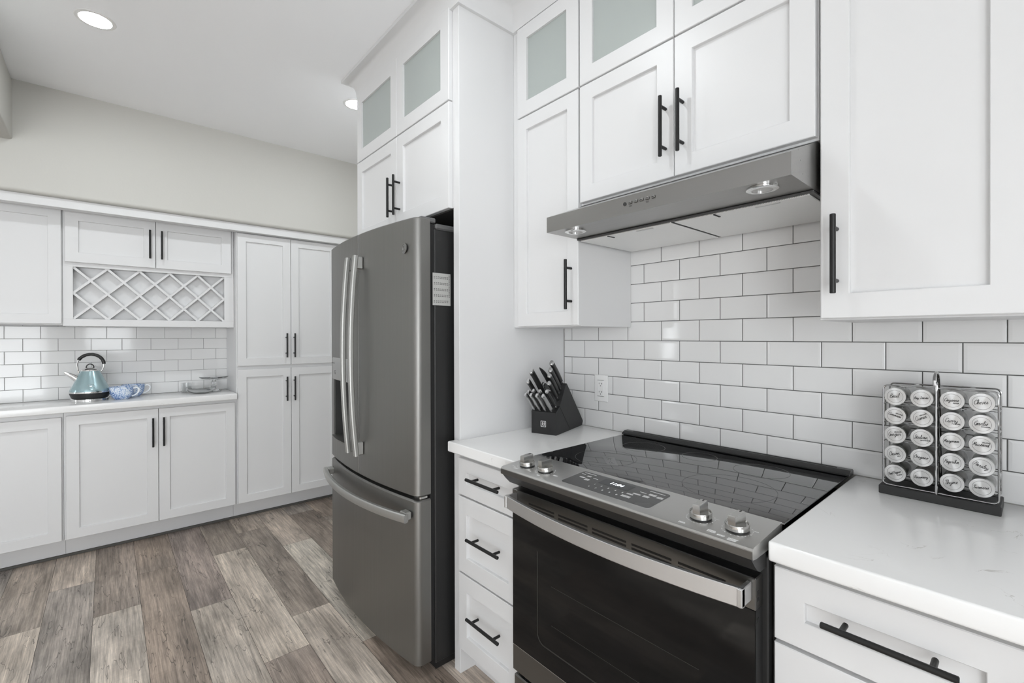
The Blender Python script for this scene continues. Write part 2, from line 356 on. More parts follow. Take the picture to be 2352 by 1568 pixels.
# above the hood
t = thing('upper_cabinet', 'wide white wall cabinet over the range hood with two solid and two glass doors', 'cabinet', (.71, -.16, 1.80))
b = MB(); body(b, fu, .328, 1.087, 1.8, 2.62, .316); b.build('body', M['paint'], t)
dd = shaker(ft, .338, .7085, 1.806, ZM-.003, 'door', t); pull(ft, .683, 1.958, PULL, True, dd)
dd = shaker(ft, .7115, 1.083, 1.806, ZM-.003, 'door', t); pull(ft, .740, 1.958, PULL, True, dd)
shaker(ft, .338, .7085, ZM+.003, ZT, 'door', t, glass=True); shaker(ft, .7115, 1.083, ZM+.003, ZT, 'door', t, glass=True)
# right of the hood
t = thing('upper_cabinet', 'white wall cabinet right of the range hood, above the spice rack', 'cabinet', (1.45, -.16, 1.357))
b = MB(); body(b, fu, 1.0885, 1.80, 1.357, 2.62, .316)
b.build('body', M['paint'], t)
dd = shaker(ft, 1.094, 1.437, ZB, ZM-.003, 'door', t, rw=.058); pull(ft, 1.1275, 1.510, PULL, True, dd, r=.0062)
dd = shaker(ft, 1.440, 1.797, ZB, ZM-.003, 'door', t)
shaker(ft, 1.094, 1.437, ZM+.003, ZT, 'door', t, glass=True); shaker(ft, 1.440, 1.797, ZM+.003, ZT, 'door', t, glass=True)
# over the fridge
t = thing('fridge_top_cabinet', 'white cabinet built over the dark refrigerator with frosted glass upper doors', 'cabinet', (-.54, -.3, 1.826))
fb, fd = FR(-.60), FR(-.62)
b = MB(); body(b, fb, -.985, -.0895, 1.832, 2.63, .598); b.build('body', M['paint'], t)
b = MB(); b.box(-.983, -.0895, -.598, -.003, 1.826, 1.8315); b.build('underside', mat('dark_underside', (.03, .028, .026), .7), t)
for z0, z1, gl in ((1.83, 2.251, False), (2.257, 2.62, True)):
    for u0_, u1_, s in ((-.983, -.5325, 1), (-.5295, -.094, -1)):
        dd = shaker(fd, u0_, u1_, z0, z1, 'door', t, rw=.059, glass=gl)
        if not gl: pull(fd, (u1_-.028) if s > 0 else (u0_+.028), 1.969, PULL, True, dd)
# tall panel beside the fridge
b = MB(); b.box(-.0885, -.049, -.602, -.001, .0, 2.63, .0012); tag(b.build('tall_end_panel', M['paint']), 'tall white end panel standing between the refrigerator and the knife block counter', 'panel')
# crown moulding
def sweep(path, prof, name, m):
    b = MB(); P = [Vector((*p_, 0)) for p_ in path]; ls = []
    for i, p_ in enumerate(P):
        ns = []
        for a, c in ((i-1, i), (i, i+1)):
            if a >= 0 and c < len(P): t_ = (P[c]-P[a]).normalized(); ns.append(Vector((t_.y, -t_.x, 0)))
        n_ = ns[0] if len(ns) == 1 else (ns[0]+ns[1])/(1+ns[0].dot(ns[1]))
        ls.append([(p_.x+n_.x*o_, p_.y+n_.y*o_, z_) for o_, z_ in prof])
    b.loops(ls); return b.build(name, m, None, 30)
cz = CEIL-.001
crown = [(-.012, 2.612), (.014, 2.612), (.016, 2.625)]+[(.016+.060*(1-math.cos(a)), 2.632+.066*math.sin(a)) for a in [k*PI/2/7 for k in range(8)]]+[(.076, cz), (-.012, cz)]
struct(sweep([(-.985, -.001), (-.985, -.60), (-.049, -.60), (-.049, -.318), (1.80, -.318)], crown, 'trim_2', M['paint']))
# base cabinets on the stove wall
fy = FR(-.622); fyb = FR(-.602)
t = thing('base_cabinet', 'narrow white base cabinet with three drawers between refrigerator and stove', 'cabinet', (.14, -.3, 0))
b = MB(); body(b, fyb, -.0485, .318, .115, .872, .6); b.box(-.0485, .318, -.53, -.01, 0, .115); b.build('body', M['paint'], t)
for z0, z1, zc in ((.716, .855, .797), (.421, .709, .576), (.122, .414, .286)):
    dd = shaker(fy, -.031, .3155, z0, z1, 'drawer', t, rw=.053, rv=.05 if z1-z0 < .2 else .062); pull(fy, .155, zc, PULL, False, dd)
t = thing('base_cabinet', 'white base cabinet right of the stove, under the spice rack counter', 'cabinet', (1.45, -.3, 0))
b = MB(); body(b, fyb, 1.0885, 1.81, .115, .872, .6); b.box(1.0885, 1.81, -.53, -.01, 0, .115); b.build('body', M['paint'], t)
for z0, z1, zc in ((.709, .855, .790), (.416, .701, .575), (.122, .409, .283)):
    dd = shaker(fy, 1.0895, 1.4445, z0, z1, 'drawer', t, rw=.0545, rv=.054 if z1-z0 < .2 else .062); pull(fy, 1.271, zc, PULL, False, dd)
dd = shaker(fy, 1.4475, 1.805, .122, .855, 'door', t); pull(fy, 1.48, .74, PULL, True, dd)
# counters
def slab(x0, x1, y0, y1, z0, z1, name, label, r=.006):
    b = MB(); b.box(x0, x1, y0, y1, z0, z1, r, 3); return tag(b.build(name, M['quartz']), label, 'countertop')
b = MB(); cpoly = [(-.068, -.645), (.3205, -.645), (.3205, -.002), (-.048, -.002), (-.048, -.6035), (-.068, -.6035)]
ci = lambda c: [(-.068+c, -.645+c), (.3205-c, -.645+c), (.3205-c, -.002-c), (-.048+c, -.002-c), (-.048+c, -.6035-c), (-.068+c, -.6035-c)]
b.loops([[(x, y, z) for x, y in ci(c)] for z, c in ((.8745, .003), (.8775, 0), (.9115, 0), (.9145, .003))])
tag(b.build('countertop', M['quartz']), 'short white quartz worktop under the knife block', 'countertop')
bb = MB(); bb.box(1.0895, 1.83, -.655, -.002, .8745, .9145, .005, 3); tag(bb.build('countertop', M['quartz']), 'white quartz worktop right of the stove, carrying the spice rack', 'countertop')
slab(-2.6525, -2.252, -2.75, -.957, .885, .925, 'countertop', 'long white quartz worktop carrying the teal kettle on the far wall', .004)

# far wall
XB = -2.284; fx, fxb = FL(XB), FL(XB-.02)
t = thing('pantry_cabinet', 'tall white pantry cupboard with four doors beside the kettle counter', 'cabinet', (-2.47, -.56, 0))
b = MB(); body(b, fxb, -.953, -.17, .135, 2.085, .345); b.box(-2.65, -2.43, -.953, -.17, 0, .135); b.build('body', M['paint'], t)
for z0, z1, zc in ((1.114, 2.056, 1.258), (.140, 1.088, .934)):
    dd = shaker(fx, -.9475, -.5955, z0, z1, 'door', t, rw=.055); pull(fx, -.630, zc, PULL-.004, True, dd)
    dd = shaker(fx, -.5925, -.243, z0, z1, 'door', t, rw=.055); pull(fx, -.575, zc, PULL-.004, True, dd)
t = thing('base_cabinet', 'white double door base cabinet directly under the teal kettle', 'cabinet', (-2.47, -1.39, 0))
b = MB(); body(b, fxb, -1.8335, -.9545, .135, .884, .345); b.box(-2.65, -2.43, -1.8335, -.9545, 0, .135); b.build('body', M['paint'], t)
dd = shaker(fx, -1.8235, -1.3955, .141, .862, 'door', t, rw=.057); pull(fx, -1.4235, .716, PULL, True, dd)
dd = shaker(fx, -1.3925, -.9655, .141, .862, 'door', t, rw=.057); pull(fx, -1.3685, .716, PULL, True, dd)
t = thing('base_cabinet', 'white base cabinet left of the kettle cabinet at the photo edge', 'cabinet', (-2.47, -2.3, 0))
b = MB(); body(b, fxb, -2.74, -1.8345, .135, .884, .345); b.box(-2.65, -2.43, -2.74, -1.8345, 0, .135); b.build('body', M['paint'], t)
dd = shaker(fx, -2.272, -1.842, .141, .857, 'door', t, rw=.057); pull(fx, -2.243, .716, PULL, True, dd)
dd = shaker(fx, -2.706, -2.276, .141, .857, 'door', t, rw=.057); pull(fx, -2.305, .716, PULL, True, dd)
b = MB(); b.box(-2.43, -2.415, -2.75, -.17, 0, .014, .002); struct(b.build('shadow_gap_left', mat('shadow_gap_grey', (.09, .088, .08), .7)))  # dark strip drawn for the shadow gap below the toe boards
# wine rack cabinet
XU = -2.355; gx, gxb = FL(XU), FL(XU-.0195)
t = thing('wine_rack_cabinet', 'white wall cabinet with a diagonal wine rack above the teal kettle', 'cabinet', (-2.51, -1.39, 1.388))
ya, yb, wa, wb, z0w, z1w = -1.838, -.955, -1.794, -1.013, 1.432, 1.746
b = MB(); xf, xk = XU-.0195, -2.652
b.box(xk, xf, ya, yb, z1w, 2.085, .001); b.box(xk, xf, ya, yb, 1.389, z0w, .001)
b.box(xk, xf, ya, wa, z0w, z1w); b.box(xk, xf, wb, yb, z0w, z1w); b.box(xk, xf-.062, wa, wb, z0w, z1w)
b.build('body', M['paint'], t)
H = z1w-z0w; stp = (wb-wa)/5
for sgn in (1, -1):
    b = MB(); xa, xc = (-2.434, -2.384) if sgn > 0 else (-2.434, -2.386)
    for k in range(-2, 6):
        y0 = wa+k*stp; ts = .0065*1.414
        # slat from (y0,z1w) to (y0+2*stp,z0w), mirrored for the other direction; clipped to the opening
        def zz(y): return z1w-(y-y0)*H/(2*stp)
        lo, hi = max(y0-ts, wa), min(y0+2*stp+ts, wb)
        if hi-lo < .02: continue
        up = [(y, min(zz(y)+ts*H/(2*stp)*1.0, z1w)) for y in (lo, min(max(y0+ts, lo), hi), hi)]
        dn = [(y, max(zz(y)-ts*H/(2*stp)*1.0, z0w)) for y in (hi, max(min(y0+2*stp-ts, hi), lo), lo)]
        po = [p_ for i, p_ in enumerate(up+dn)]
        if sgn < 0: po = [(wa+wb-y, z) for y, z in po]
        b.prism(po, lambda a, c, tt: (tt, a, c), xa, xc)
    b.build('lattice', M['paint'], t, 0)
for u0_, u1_, s in ((-1.8275, -1.4015, 1), (-1.3985, -.9725, -1)):
    dd = shaker(gx, u0_, u1_, 1.771, 2.080, 'door', t, rw=.06); pull(gx, (u1_-.029) if s > 0 else (u0_+.029), 1.919, PULL, True, dd)
t = thing('upper_cabinet', 'white wall cabinet left of the wine rack at the photo edge', 'cabinet', (-2.51, -2.3, 1.398))
b = MB(); body(b, gxb, -2.74, -1.839, 1.396, 2.085, .277); b.build('body', M['paint'], t)
for u0_, u1_, hu in ((-2.272, -1.8425, -2.243), (-2.706, -2.276, -2.305)):
    dd = shaker(gx, u0_, u1_, 1.402, 2.082, 'door', t, rw=.056); pull(gx, hu, 1.56, PULL, True, dd)
b = MB(); b.box(-2.652, -2.30, -2.74, -.17, 2.0855, SOFZ-.001, .001); b.box(-2.30, -2.235, -2.74, -.17, 2.062, SOFZ-.001, .001); struct(b.build('trim_3', M['paint']))

# ------------------------------------------------------------------ refrigerator
t = thing('refrigerator', 'dark stainless french door refrigerator with a bottom freezer drawer', 'refrigerator', (-.565, -.4, 0))
XC, HW = -.565, .449
def yd(x): return -.752-.040*(1-((x-XC)/HW)**2)
b = MB(); b.box(-1.008, -.118, -.672, -.03, .035, 1.742, .004); b.box(-.99, -.135, -.66, -.05, .0, .04)
b.build('body', M['body_black'], t)
b = MB(); b.box(-1.006, -.117, -.665, -.06, 1.742, 1.765, .006); b.build('top_cover', mat('grey_hinge_cover', (.10, .10, .10), .5), t)
b = MB(); b.box(-1.004, -.124, -.692, -.671, .05, 1.76); b.build('door_gasket', M['gap'], t)
b = MB(); b.box(-.5674, -.5629, -.7875, -.693, .708, 1.774); b.build('centre_gap_shade', M['gap'], t)  # dark strip added so the gap between the doors looks shaded
def plan(x0, x1, r0_, r1_, n=14):
    pts = [(x0, -.692)]
    pts += [(x0+r0_*(1-math.cos(a)), yd(x0+r0_)+r0_-r0_*math.sin(a)) for a in [k*PI/2/6 for k in range(6)]]
    pts += [(x0+r0_+(x1-r1_-x0-r0_)*k/n, yd(x0+r0_+(x1-r1_-x0-r0_)*k/n)) for k in range(n+1)]
    pts += [(x1-r1_+r1_*math.sin(a), yd(x1-r1_)+r1_-r1_*math.cos(a)) for a in [k*PI/2/6 for k in range(1, 7)]]
    return pts+[(x1, -.692)]
def doorprism(b, pts, z0, z1, c0=.004, c1=.004):
    cx = sum(p_[0] for p_ in pts)/len(pts)
    ins = lambda c: [(x+(c if x < cx else -c)*min(1, abs(x-cx)/.01), min(y+c, -.692)) for x, y in pts]
    ls = []
    if c0: ls.append([(x, y, z0) for x, y in ins(c0)])
    ls += [[(x, y, z0+c0) for x, y in pts], [(x, y, z1-c1) for x, y in pts]]
    if c1: ls.append([(x, y, z1) for x, y in ins(c1)])
    b.loops(ls)
ZD0, ZD1 = .705, 1.778
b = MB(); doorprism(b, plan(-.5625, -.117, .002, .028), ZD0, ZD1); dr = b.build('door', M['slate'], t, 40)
hx0, hx1, hz0, hz1 = -.935, -.690, .818, 1.108
b = MB(); pl = plan(-1.013, -.5678, .028, .002, 22)
def cut(pts, xa, xb):
    out = [p_ for p_ in pts if xa <= p_[0] <= xb]
    return out
doorprism(b, pl, ZD0, hz0, .004, 0); doorprism(b, pl, hz1, ZD1, 0, .004)
fr_ = [p_ for p_ in pl if p_[1] < -.6925]
for xa, xb in ((-1.02, hx0), (hx1, -.56)):
    q_ = sorted([p_ for p_ in fr_ if xa < p_[0] < xb], key=lambda p_: p_[0])
    if xa < -1: q_ = [(-1.013, -.692)]+[p_ for p_ in fr_ if p_[0] < hx0]+[(hx0, yd(hx0)), (hx0, -.692)]
    else: q_ = [(hx1, -.692), (hx1, yd(hx1))]+[p_ for p_ in fr_ if p_[0] > hx1]+[(-.5678, -.692)]
    b.loops([[(x, y, hz0) for x, y in q_], [(x, y, hz1) for x, y in q_]], False, False)
dl = b.build('door', M['slate'], t, 40)
b = MB()
b.box(hx0, hx1, -.706, -.696, hz0, hz1)
b.box(hx0-.001, hx0+.004, yd(hx0)+.004, -.70, hz0, hz1); b.box(hx1-.004, hx1+.001, yd(hx1)+.004, -.70, hz0, hz1); b.box(hx0, hx1, -.765, -.70, hz1-.004, hz1+.001)
b.build('water_dispenser_recess', mat('dispenser_grey', (.085, .085, .083), .35, .5), dl)
b = MB(); n = 10
fr2 = [(hx0-.004+(hx1-hx0+.008)*k/n) for k in range(n+1)]
b.loops([[(x, yd(x)-.012-.008*math.sin(PI*k/n), hz0-.004) for k, x in enumerate(fr2)]+[(hx1+.004, -.70, hz0-.004), (hx0-.004, -.70, hz0-.004)], [(x, yd(x)-.012-.008*math.sin(PI*k/n), hz0+.004) for k, x in enumerate(fr2)]+[(hx1+.004, -.70, hz0+.004), (hx0-.004, -.70, hz0+.004)]])
b.build('drip_tray', M['slate'], dl)
b = MB(); fr3 = [(hx0-.012+(hx1-hx0+.018)*k/n) for k in range(n+1)]
lp = lambda z, o_: [(x, yd(x)-o_, z) for x in fr3]+[(fr3[-1], yd(fr3[-1])+.01, z), (fr3[0], yd(fr3[0])+.01, z)]
b.loops([lp(hz1-.002, .004), lp(hz1+.002, .006), lp(1.212, .006), lp(1.216, .003)])
dp = b.build('dispenser_panel', mat('dispenser_panel_silver', (.40, .40, .39), .3, .8), dl)
b = MB()
for z, w in ((1.188, .08), (1.150, .020), (1.143, .026), (1.135, .016)):
    x = -.885 if w < .05 else -.90
    b.box(x-w/2, x+w/2, yd(x)-.0068, yd(x)-.004, z-.0012, z+.0012)
b.build('dispenser_marking', M['dark_ink'], dp)
b = MB(); doorprism(b, plan(-1.013, -.117, .028, .028, 26), .052, .690, .004, .006); fz = b.build('freezer_drawer', M['slate'], t, 40)
b = MB(); b.box(-.18, -.125, -.735, -.70, .6905, .7035, .003); b.build('hinge', M['knob'], t)
b = MB(); b.cyl((-.152, -.74, 1.762), (-.152, -.70, 1.762), .004); b.box(-.21, -.125, -.728, -.66, 1.7665, 1.786, .004); b.build('hinge', mat('grey_hinge', (.14, .14, .14), .45, .3), t)
def bow(b, pts, hw, ht, updir):                 # bowed flat bar along pts, hw half width, ht half thickness, rounded section
    N_ = len(pts); ls = []
    for i, p_ in enumerate(pts):
        p_ = Vector(p_); tg = (Vector(pts[min(i+1, N_-1)])-Vector(pts[max(i-1, 0)])).normalized()
        a = Vector(updir); a = (a-tg*a.dot(tg)).normalized(); c = tg.cross(a)
        ls.append([p_+a*hw*x_+c*ht*y_ for x_, y_ in ((1, .5), (.8, .9), (.4, 1), (-.4, 1), (-.8, .9), (-1, .5), (-1, -.5), (-.8, -.9), (-.4, -1), (.4, -1), (.8, -.9), (1, -.5))])
    b.loops(ls)
for xh, dr_ in ((-.609, dl), (-.521, dr)):
    b = MB(); za, zb = .800, 1.674
    bow(b, [(xh, -.822-.024*(1-((2*k/24)-1)**2), za+(zb-za)*k/24) for k in range(25)], .0125, .010, (1, 0, 0))
    for z in (za+.03, zb-.03): b.box(xh-.010, xh+.010, -.822, yd(xh)-.0005, z-.028, z+.028, .004)
    b.build('handle', M['fridge_handle'], dr_)['label'] = 'bowed vertical steel handle'
b = MB(); xa, xb = -.995, -.135
bow(b, [(xa+(xb-xa)*k/30, -.789-.062*(1-((2*k/30)-1)**2), .630) for k in range(31)], .0165, .011, (0, 0, 1))
for x in (xa+.03, xb-.03): b.box(x-.022, x+.022, yd(x)-.03, yd(x)-.0005, .618, .648, .004)
b.build('handle', M['fridge_handle'], fz)['label'] = 'bowed horizontal steel handle'
b = MB(); xl = -.188; yl = yd(xl)
b.lathe([(.0205, 0), (.0205, .003), (.018, .0036), (.0172, .0026), (.0001, .0026)], (xl, yl, 1.664), (-.09, -1, 0), 32)
b.tube([(xl+.009*math.cos(a)-.001, yl-.0032, 1.664+.009*math.sin(a)) for a in [k*.25 for k in range(20)]], .0008, 6)
b.tube([(xl+.004*math.cos(a)+.002, yl-.0032, 1.664+.005*math.sin(a)) for a in [k*.3 for k in range(22)]], .0007, 6)
b.build('emblem', mat('emblem_grey', (.30, .30, .29), .3, 1), dr)['label'] = 'round grey emblem'
# calendar magnet on the side
b = MB(); b.box(-.1178, -.1165, -.681, -.599, 1.443, 1.570)
t2 = thing('magnet_calendar', 'pale printed calendar magnet stuck on the black refrigerator side', 'magnet', (-.117, -.64, 1.5))
b.build('sheet', mat('calendar_paper', (.42, .42, .405), .6), t2)
b = MB(); rr2 = random.Random(3)
for rw_ in range(5):
    for cl in range(8):
        for k in range(2):
            y = -.676+cl*.0088+rr2.uniform(-.0006, .0006); z = 1.556-rw_*.0235-k*.0055
            b.box(-.1166, -.1162, y, y+.0042, z-.0022, z)
for k in range(14): b.box(-.1166, -.1162, -.606, -.6035, 1.56-k*.0065, 1.5645-k*.0065)
b.build('printed_marks', M['dark_ink'], t2, 0)

# ------------------------------------------------------------------ range
t = thing('range', 'slide-in stove with black glass cooktop and dark steel front controls', 'stove', (.70, -.33, 0))
X0, X1 = .3225, 1.0815
b = MB(); b.box(X0+.004, 1.080, -.625, -.02, .05, .87, .003); b.box(X0+.03, 1.06, -.57, -.05, 0, .05)
b.box(1.076, 1.0865, -.60, -.03, .05, .868); b.build('body', M['body_black'], t)
b = MB(); b.box(X0-.001, X1+.003, -.55, -.0265, .9146, .919, .0015, 2); ct = b.build('cooktop', M['cook'], t)
burner_grey = mat('burner_ring_grey', (.022, .022, .022), .2)
for x, y, r_ in ((.50, -.40, .10), (.50, -.18, .075), (.90, -.40, .115), (.90, -.18, .075), (.70, -.16, .055)):
    b = MB(); n = 64
    for a in range(n):
        c0, c1 = 2*PI*a/n, 2*PI*(a+1)/n
        b.poly([(x+r_*math.cos(c0), y+r_*math.sin(c0), .9192), (x+r_*math.cos(c1), y+r_*math.sin(c1), .9192), (x+(r_-.0012)*math.cos(c1), y+(r_-.0012)*math.sin(c1), .9192), (x+(r_-.0012)*math.cos(c0), y+(r_-.0012)*math.sin(c0), .9192)])
    b.build('burner_mark', burner_grey, ct, 0)
b = MB(); pr = [(-.006, .9152), (-.006, .928), (-.013, .9325), (-.034, .9325), (-.045, .928), (-.053, .9225), (-.053, .9192)]
b.prism(pr, lambda y, z, x: (x, y, z), X0-.006, X1+.006)
vt = b.build('rear_vent_trim', mat('black_trim', (.012, .012, .012), .25), t, 15)
b = MB(); b.box(X0+.03, X1-.03, -.028, -.019, .9326, .9331); b.build('vent_slot', M['gap'], vt)
# control panel
top = lambda y: .9193-(-.548-y)*.0645
cp = [(-.548, .872), (-.548, top(-.548)), (-.695, top(-.695)), (-.7005, top(-.70)-.0015), (-.703, top(-.70)-.005), (-.7025, .889), (-.700, .886), (-.685, .884), (-.60, .884), (-.60, .872)]
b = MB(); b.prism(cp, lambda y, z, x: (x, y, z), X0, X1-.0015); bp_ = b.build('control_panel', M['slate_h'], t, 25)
b = MB(); b.box(X0+.0005, X1-.002, -.7042, -.7024, .8875, .9035, .0006); b.build('front_shade_strip', M['slate_shaded'], bp_)  # thin strip that paints the panel's front face darker, as if reflecting less light
b = MB(); b.prism([(-.699, .8855), (-.684, .868), (-.668, .853), (-.655, .8475), (-.628, .8475), (-.628, .8838), (-.685, .8838)], lambda y, z, x: (x, y, z), X0+.004, X1-.0055); b.build('chin', mat('shaded_chin', (.02, .02, .02), .4), bp_, 15)  # black colour stands in for the shadow beneath the control panel
def rrect(x0, x1, y0, y1, r_, n=5):
    o_ = []
    for cx, cy, a0 in ((x1-r_, y1-r_, 0), (x0+r_, y1-r_, PI/2), (x0+r_, y0+r_, PI), (x1-r_, y0+r_, 1.5*PI)):
        o_ += [(cx+r_*math.cos(a0+k*PI/2/n), cy+r_*math.sin(a0+k*PI/2/n)) for k in range(n+1)]
    return o_
def patch(b, poly, lift): b.loops([[(x, y, top(y)-.0003) for x, y in poly], [(x, y, top(y)+lift) for x, y in poly]])
b = MB(); patch(b, rrect(.5505, .835, -.676, -.566, .012), .0003); b.build('display_rim', M['steel'], bp_)
b = MB(); patch(b, rrect(.5515, .834, -.6755, -.568, .011), .0006); dpn = b.build('display_panel', M['display'], bp_)
b = MB(); patch(b, [(.640, -.618), (.735, -.618), (.735, -.580), (.640, -.580)], .0009); b.build('display_window', M['screen'], dpn)
def text_mesh(b, body_, size, X, shear=0, weight=0, sx=1, align='CENTER'):
    cu = bpy.data.curves.new('lettering', 'FONT'); cu.body = body_; cu.size = size; cu.align_x = align; cu.align_y = 'CENTER'; cu.shear = shear; cu.offset = weight; cu.resolution_u = 3
    ob = bpy.data.objects.new('lettering', cu); C.objects.link(ob); bpy.context.view_layer.update()
    me = bpy.data.meshes.new_from_object(ob.evaluated_get(bpy.context.evaluated_depsgraph_get()))
    mp = [b._v(X @ Vector((v.co.x*sx, v.co.y, v.co.z))) for v in me.vertices]
    for f in me.polygons: b.face([mp[i] for i in f.vertices])
    bpy.data.objects.remove(ob); bpy.data.curves.remove(cu); bpy.data.meshes.remove(me)
TX = lambda x, y, l: Matrix.Translation((x, y, top(y)+l)) @ Matrix.Rotation(.0645, 4, 'X')
b = MB(); text_mesh(b, '11:04', .019, TX(.688, -.599, .0012), .15, .0006); b.build('clock_digits', M['digits'], dpn)
b = MB(); rr3 = random.Random(5)
for k, ch in enumerate('12345'): text_mesh(b, ch, .0085, TX(.642+k*.0225, -.634, .0009), 0, .0003)
for k, ch in enumerate('67890'): text_mesh(b, ch, .0085, TX(.638+k*.0225, -.655, .0009), 0, .0003)
b.build('number_pad', M['white_ink'], dpn, 0)
def dashes(b, x, y, w, n=1, h=.0022):
    for k in range(n):
        xx = x-w/2; yy = y-k*.0038
        while xx < x+w/2-.001:
            l = rr3.uniform(.0016, .0034); patch(b, [(xx, yy-h/2), (min(xx+l, x+w/2), yy-h/2), (min(xx+l, x+w/2), yy+h/2), (xx, yy+h/2)], .0009); xx += l+.0007
for a in ((.583, -.578, .042), (.567, -.590, .014), (.592, -.594, .015, 2), (.618, -.600, .017), (.580, -.611, .018, 2), (.603, -.616, .017, 3)): 
    b = MB(); dashes(b, *a); b.build('button_lettering', M['white_ink'], dpn, 0)
for a in ((.752, -.628, .019, 2), (.752, -.645, .026, 3), (.772, -.600, .018), (.765, -.617, .022, 2), (.802, -.580, .044), (.799, -.596, .020, 3), (.822, -.600, .017, 3), (.792, -.614, .018, 3)):
    b = MB(); dashes(b, *a); b.build('button_lettering', M['white_ink'], dpn, 0)
KN = [(.383, -.645), (.461, -.643), (.945, -.640), (1.026, -.643)]
for i, (x, y) in enumerate(KN):
    X = Matrix.Translation((x, y, top(y))) @ Matrix.Rotation(.0645, 4, 'X')
    b = MB(); b.X = X; b.m = 1; b.lathe([(.0228, 0), (.0228, .003)], n=36); b.m = 0
    b.lathe([(.0220, .003), (.0238, .004), (.0242, .0140), (.0236, .0158), (.0226, .0158), (.0205, .0128), (.0001, .0115)], n=40)
    b.X = X @ Matrix.Rotation((.06, -.02, .05, -.08)[i], 4, 'Z')
    w = .0080
    b.loops([[(-w, -.0222, .010), (w, -.0222, .010), (w, .0205, .010), (-w, .0205, .010)], [(-w, -.0212, .0335), (w, -.0212, .0335), (w, .0208, .0325), (-w, .0208, .0325)], [(-w+.001, -.0202, .0360), (w-.001, -.0202, .0360), (w-.001, .0198, .0350), (-w+.001, .0198, .0350)]])
    b.m = 1; b.box(-.0010, .0010, .012, .0195, .0349, .0358)
    b.build('knob', [M['knob'], M['rubber']], bp_)
for i, (x, y) in enumerate(KN):
    b = MB()
    for k in range(22):
        a = PI*.75+k*2*PI*.78/21; rr_ = .0300
        if k % 2 == 0: patch(b, [(x+rr_*math.cos(a)+dx, y+rr_*math.sin(a)+dy) for dx, dy in ((-.0012, -.001), (.0012, -.001), (.0012, .001), (-.0012, .001))], .0004)
        else: patch(b, [(x+rr_*math.cos(a)+dx, y+rr_*math.sin(a)+dy) for dx, dy in ((-.0006, -.0005), (.0006, -.0005), (.0006, .0005), (-.0006, .0005))], .0004)
    b.build('dial_marking', M['white_ink'], bp_, 0)
for a in ((.352, -.674, .012, 1), (.372, -.682, .016, 2), (.470, -.681, .010, 2), (.425, -.675, .008, 1), (.512, -.652, .014, 2), (.925, -.685, .014, 2), (.990, -.681, .016, 3), (1.012, -.688, .014, 2), (1.036, -.689, .016, 3), (.974, -.625, .010, 1), (1.056, -.628, .010, 1)): 
    b = MB()
    for k in range(a[3]):
        xx = a[0]-a[2]/2
        while xx < a[0]+a[2]/2: l = rr3.uniform(.0014, .003); yy = a[1]-k*.0036; patch(b, [(xx, yy-.001), (xx+l, yy-.001), (xx+l, yy+.001), (xx, yy+.001)], .0004); xx += l+.0008
    b.build('dial_lettering', M['white_ink'], bp_, 0)
# oven door
YD = -.660
b = MB()
b.box(.3275, 1.069, YD, -.626, .766, .832, .002)           # steel top band
b.box(.3275, 1.069, YD+.001, -.626, .252, .334, .002)      # steel bottom strip
b.m = 1; b.box(.328, 1.0685, YD+.004, -.626, .333, .767)
b.m = 2
for k in range(5):
    xa = .405+k*.124
    for z in (.8035, .7935): b.box(xa, xa+.108, YD-.0004, YD+.004, z-.0026, z+.0026)
for z in (.80, .787, .745): b.box(1.0686, 1.0694, -.652, -.642, z-.004, z+.004)
od = b.build('oven_door', [M['slate_shaded'], M['body_black'], M['gap']], t, 30)
b = MB(); b.box(.3285, 1.068, YD+.0005, YD+.004, .334, .766, .001); og = b.build('oven_window', M['oven_glass'], od)
b = MB()                                                     # faint inner window border and oven racks seen through the glass
po = rrect(.440, .962, .392, .70, .03, 6); pi_ = rrect(.4435, .9585, .3965, .6965, .028, 6)
for k in range(13, 21):                                       # left side, rounded corner and bottom edge of the cavity frame
    k2 = k+1
    b.poly([(po[k][0], YD+.0003, po[k][1]), (po[k2][0], YD+.0003, po[k2][1]), (pi_[k2][0], YD+.0003, pi_[k2][1]), (pi_[k][0], YD+.0003, pi_[k][1])])
for z, xa, xb in ((.585, .50, .95), (.47, .50, .95)): b.box(xa, xb, YD+.0002, YD+.0008, z-.0006, z+.0006)
b.build('window_border', mat('window_border_grey', (.022, .022, .021), .35), og)
b = MB(); b.box(.3275, 1.069, YD+.0005, YD+.003, .3335, .3347); b.build('edge_trim', M['steel'], od)
b = MB(); xa, xb, n = .343, 1.0615, 30; ls = []
yy = lambda s: -.703-.036*(1-s*s)
for k in range(n+1):
    s = 2*k/n-1; x = xa+(xb-xa)*k/n; y = yy(s)
    ls.append([(x, y, .786), (x, y-.001, .7875), (x, y-.001, .8225), (x, y, .824), (x, y+.009, .824), (x, y+.009, .786)])
b.loops(ls)
for x, s in ((xa+.005, 1), (xb-.005, 1)): b.box(x-.005, x+.005, -.708, YD+.0005, .7865, .8235, .0015)
b.build('handle', M['steel'], od, 30)['label'] = 'curved stainless towel bar handle'
b = MB(); b.box(.3275, 1.069, -.655, -.626, .055, .236, .004); sd = b.build('storage_drawer', M['slate_shaded'], t)
b = MB(); b.box(.37, 1.03, -.648, -.632, .2365, .2368); b.build('drawer_grip', M['gap'], sd)

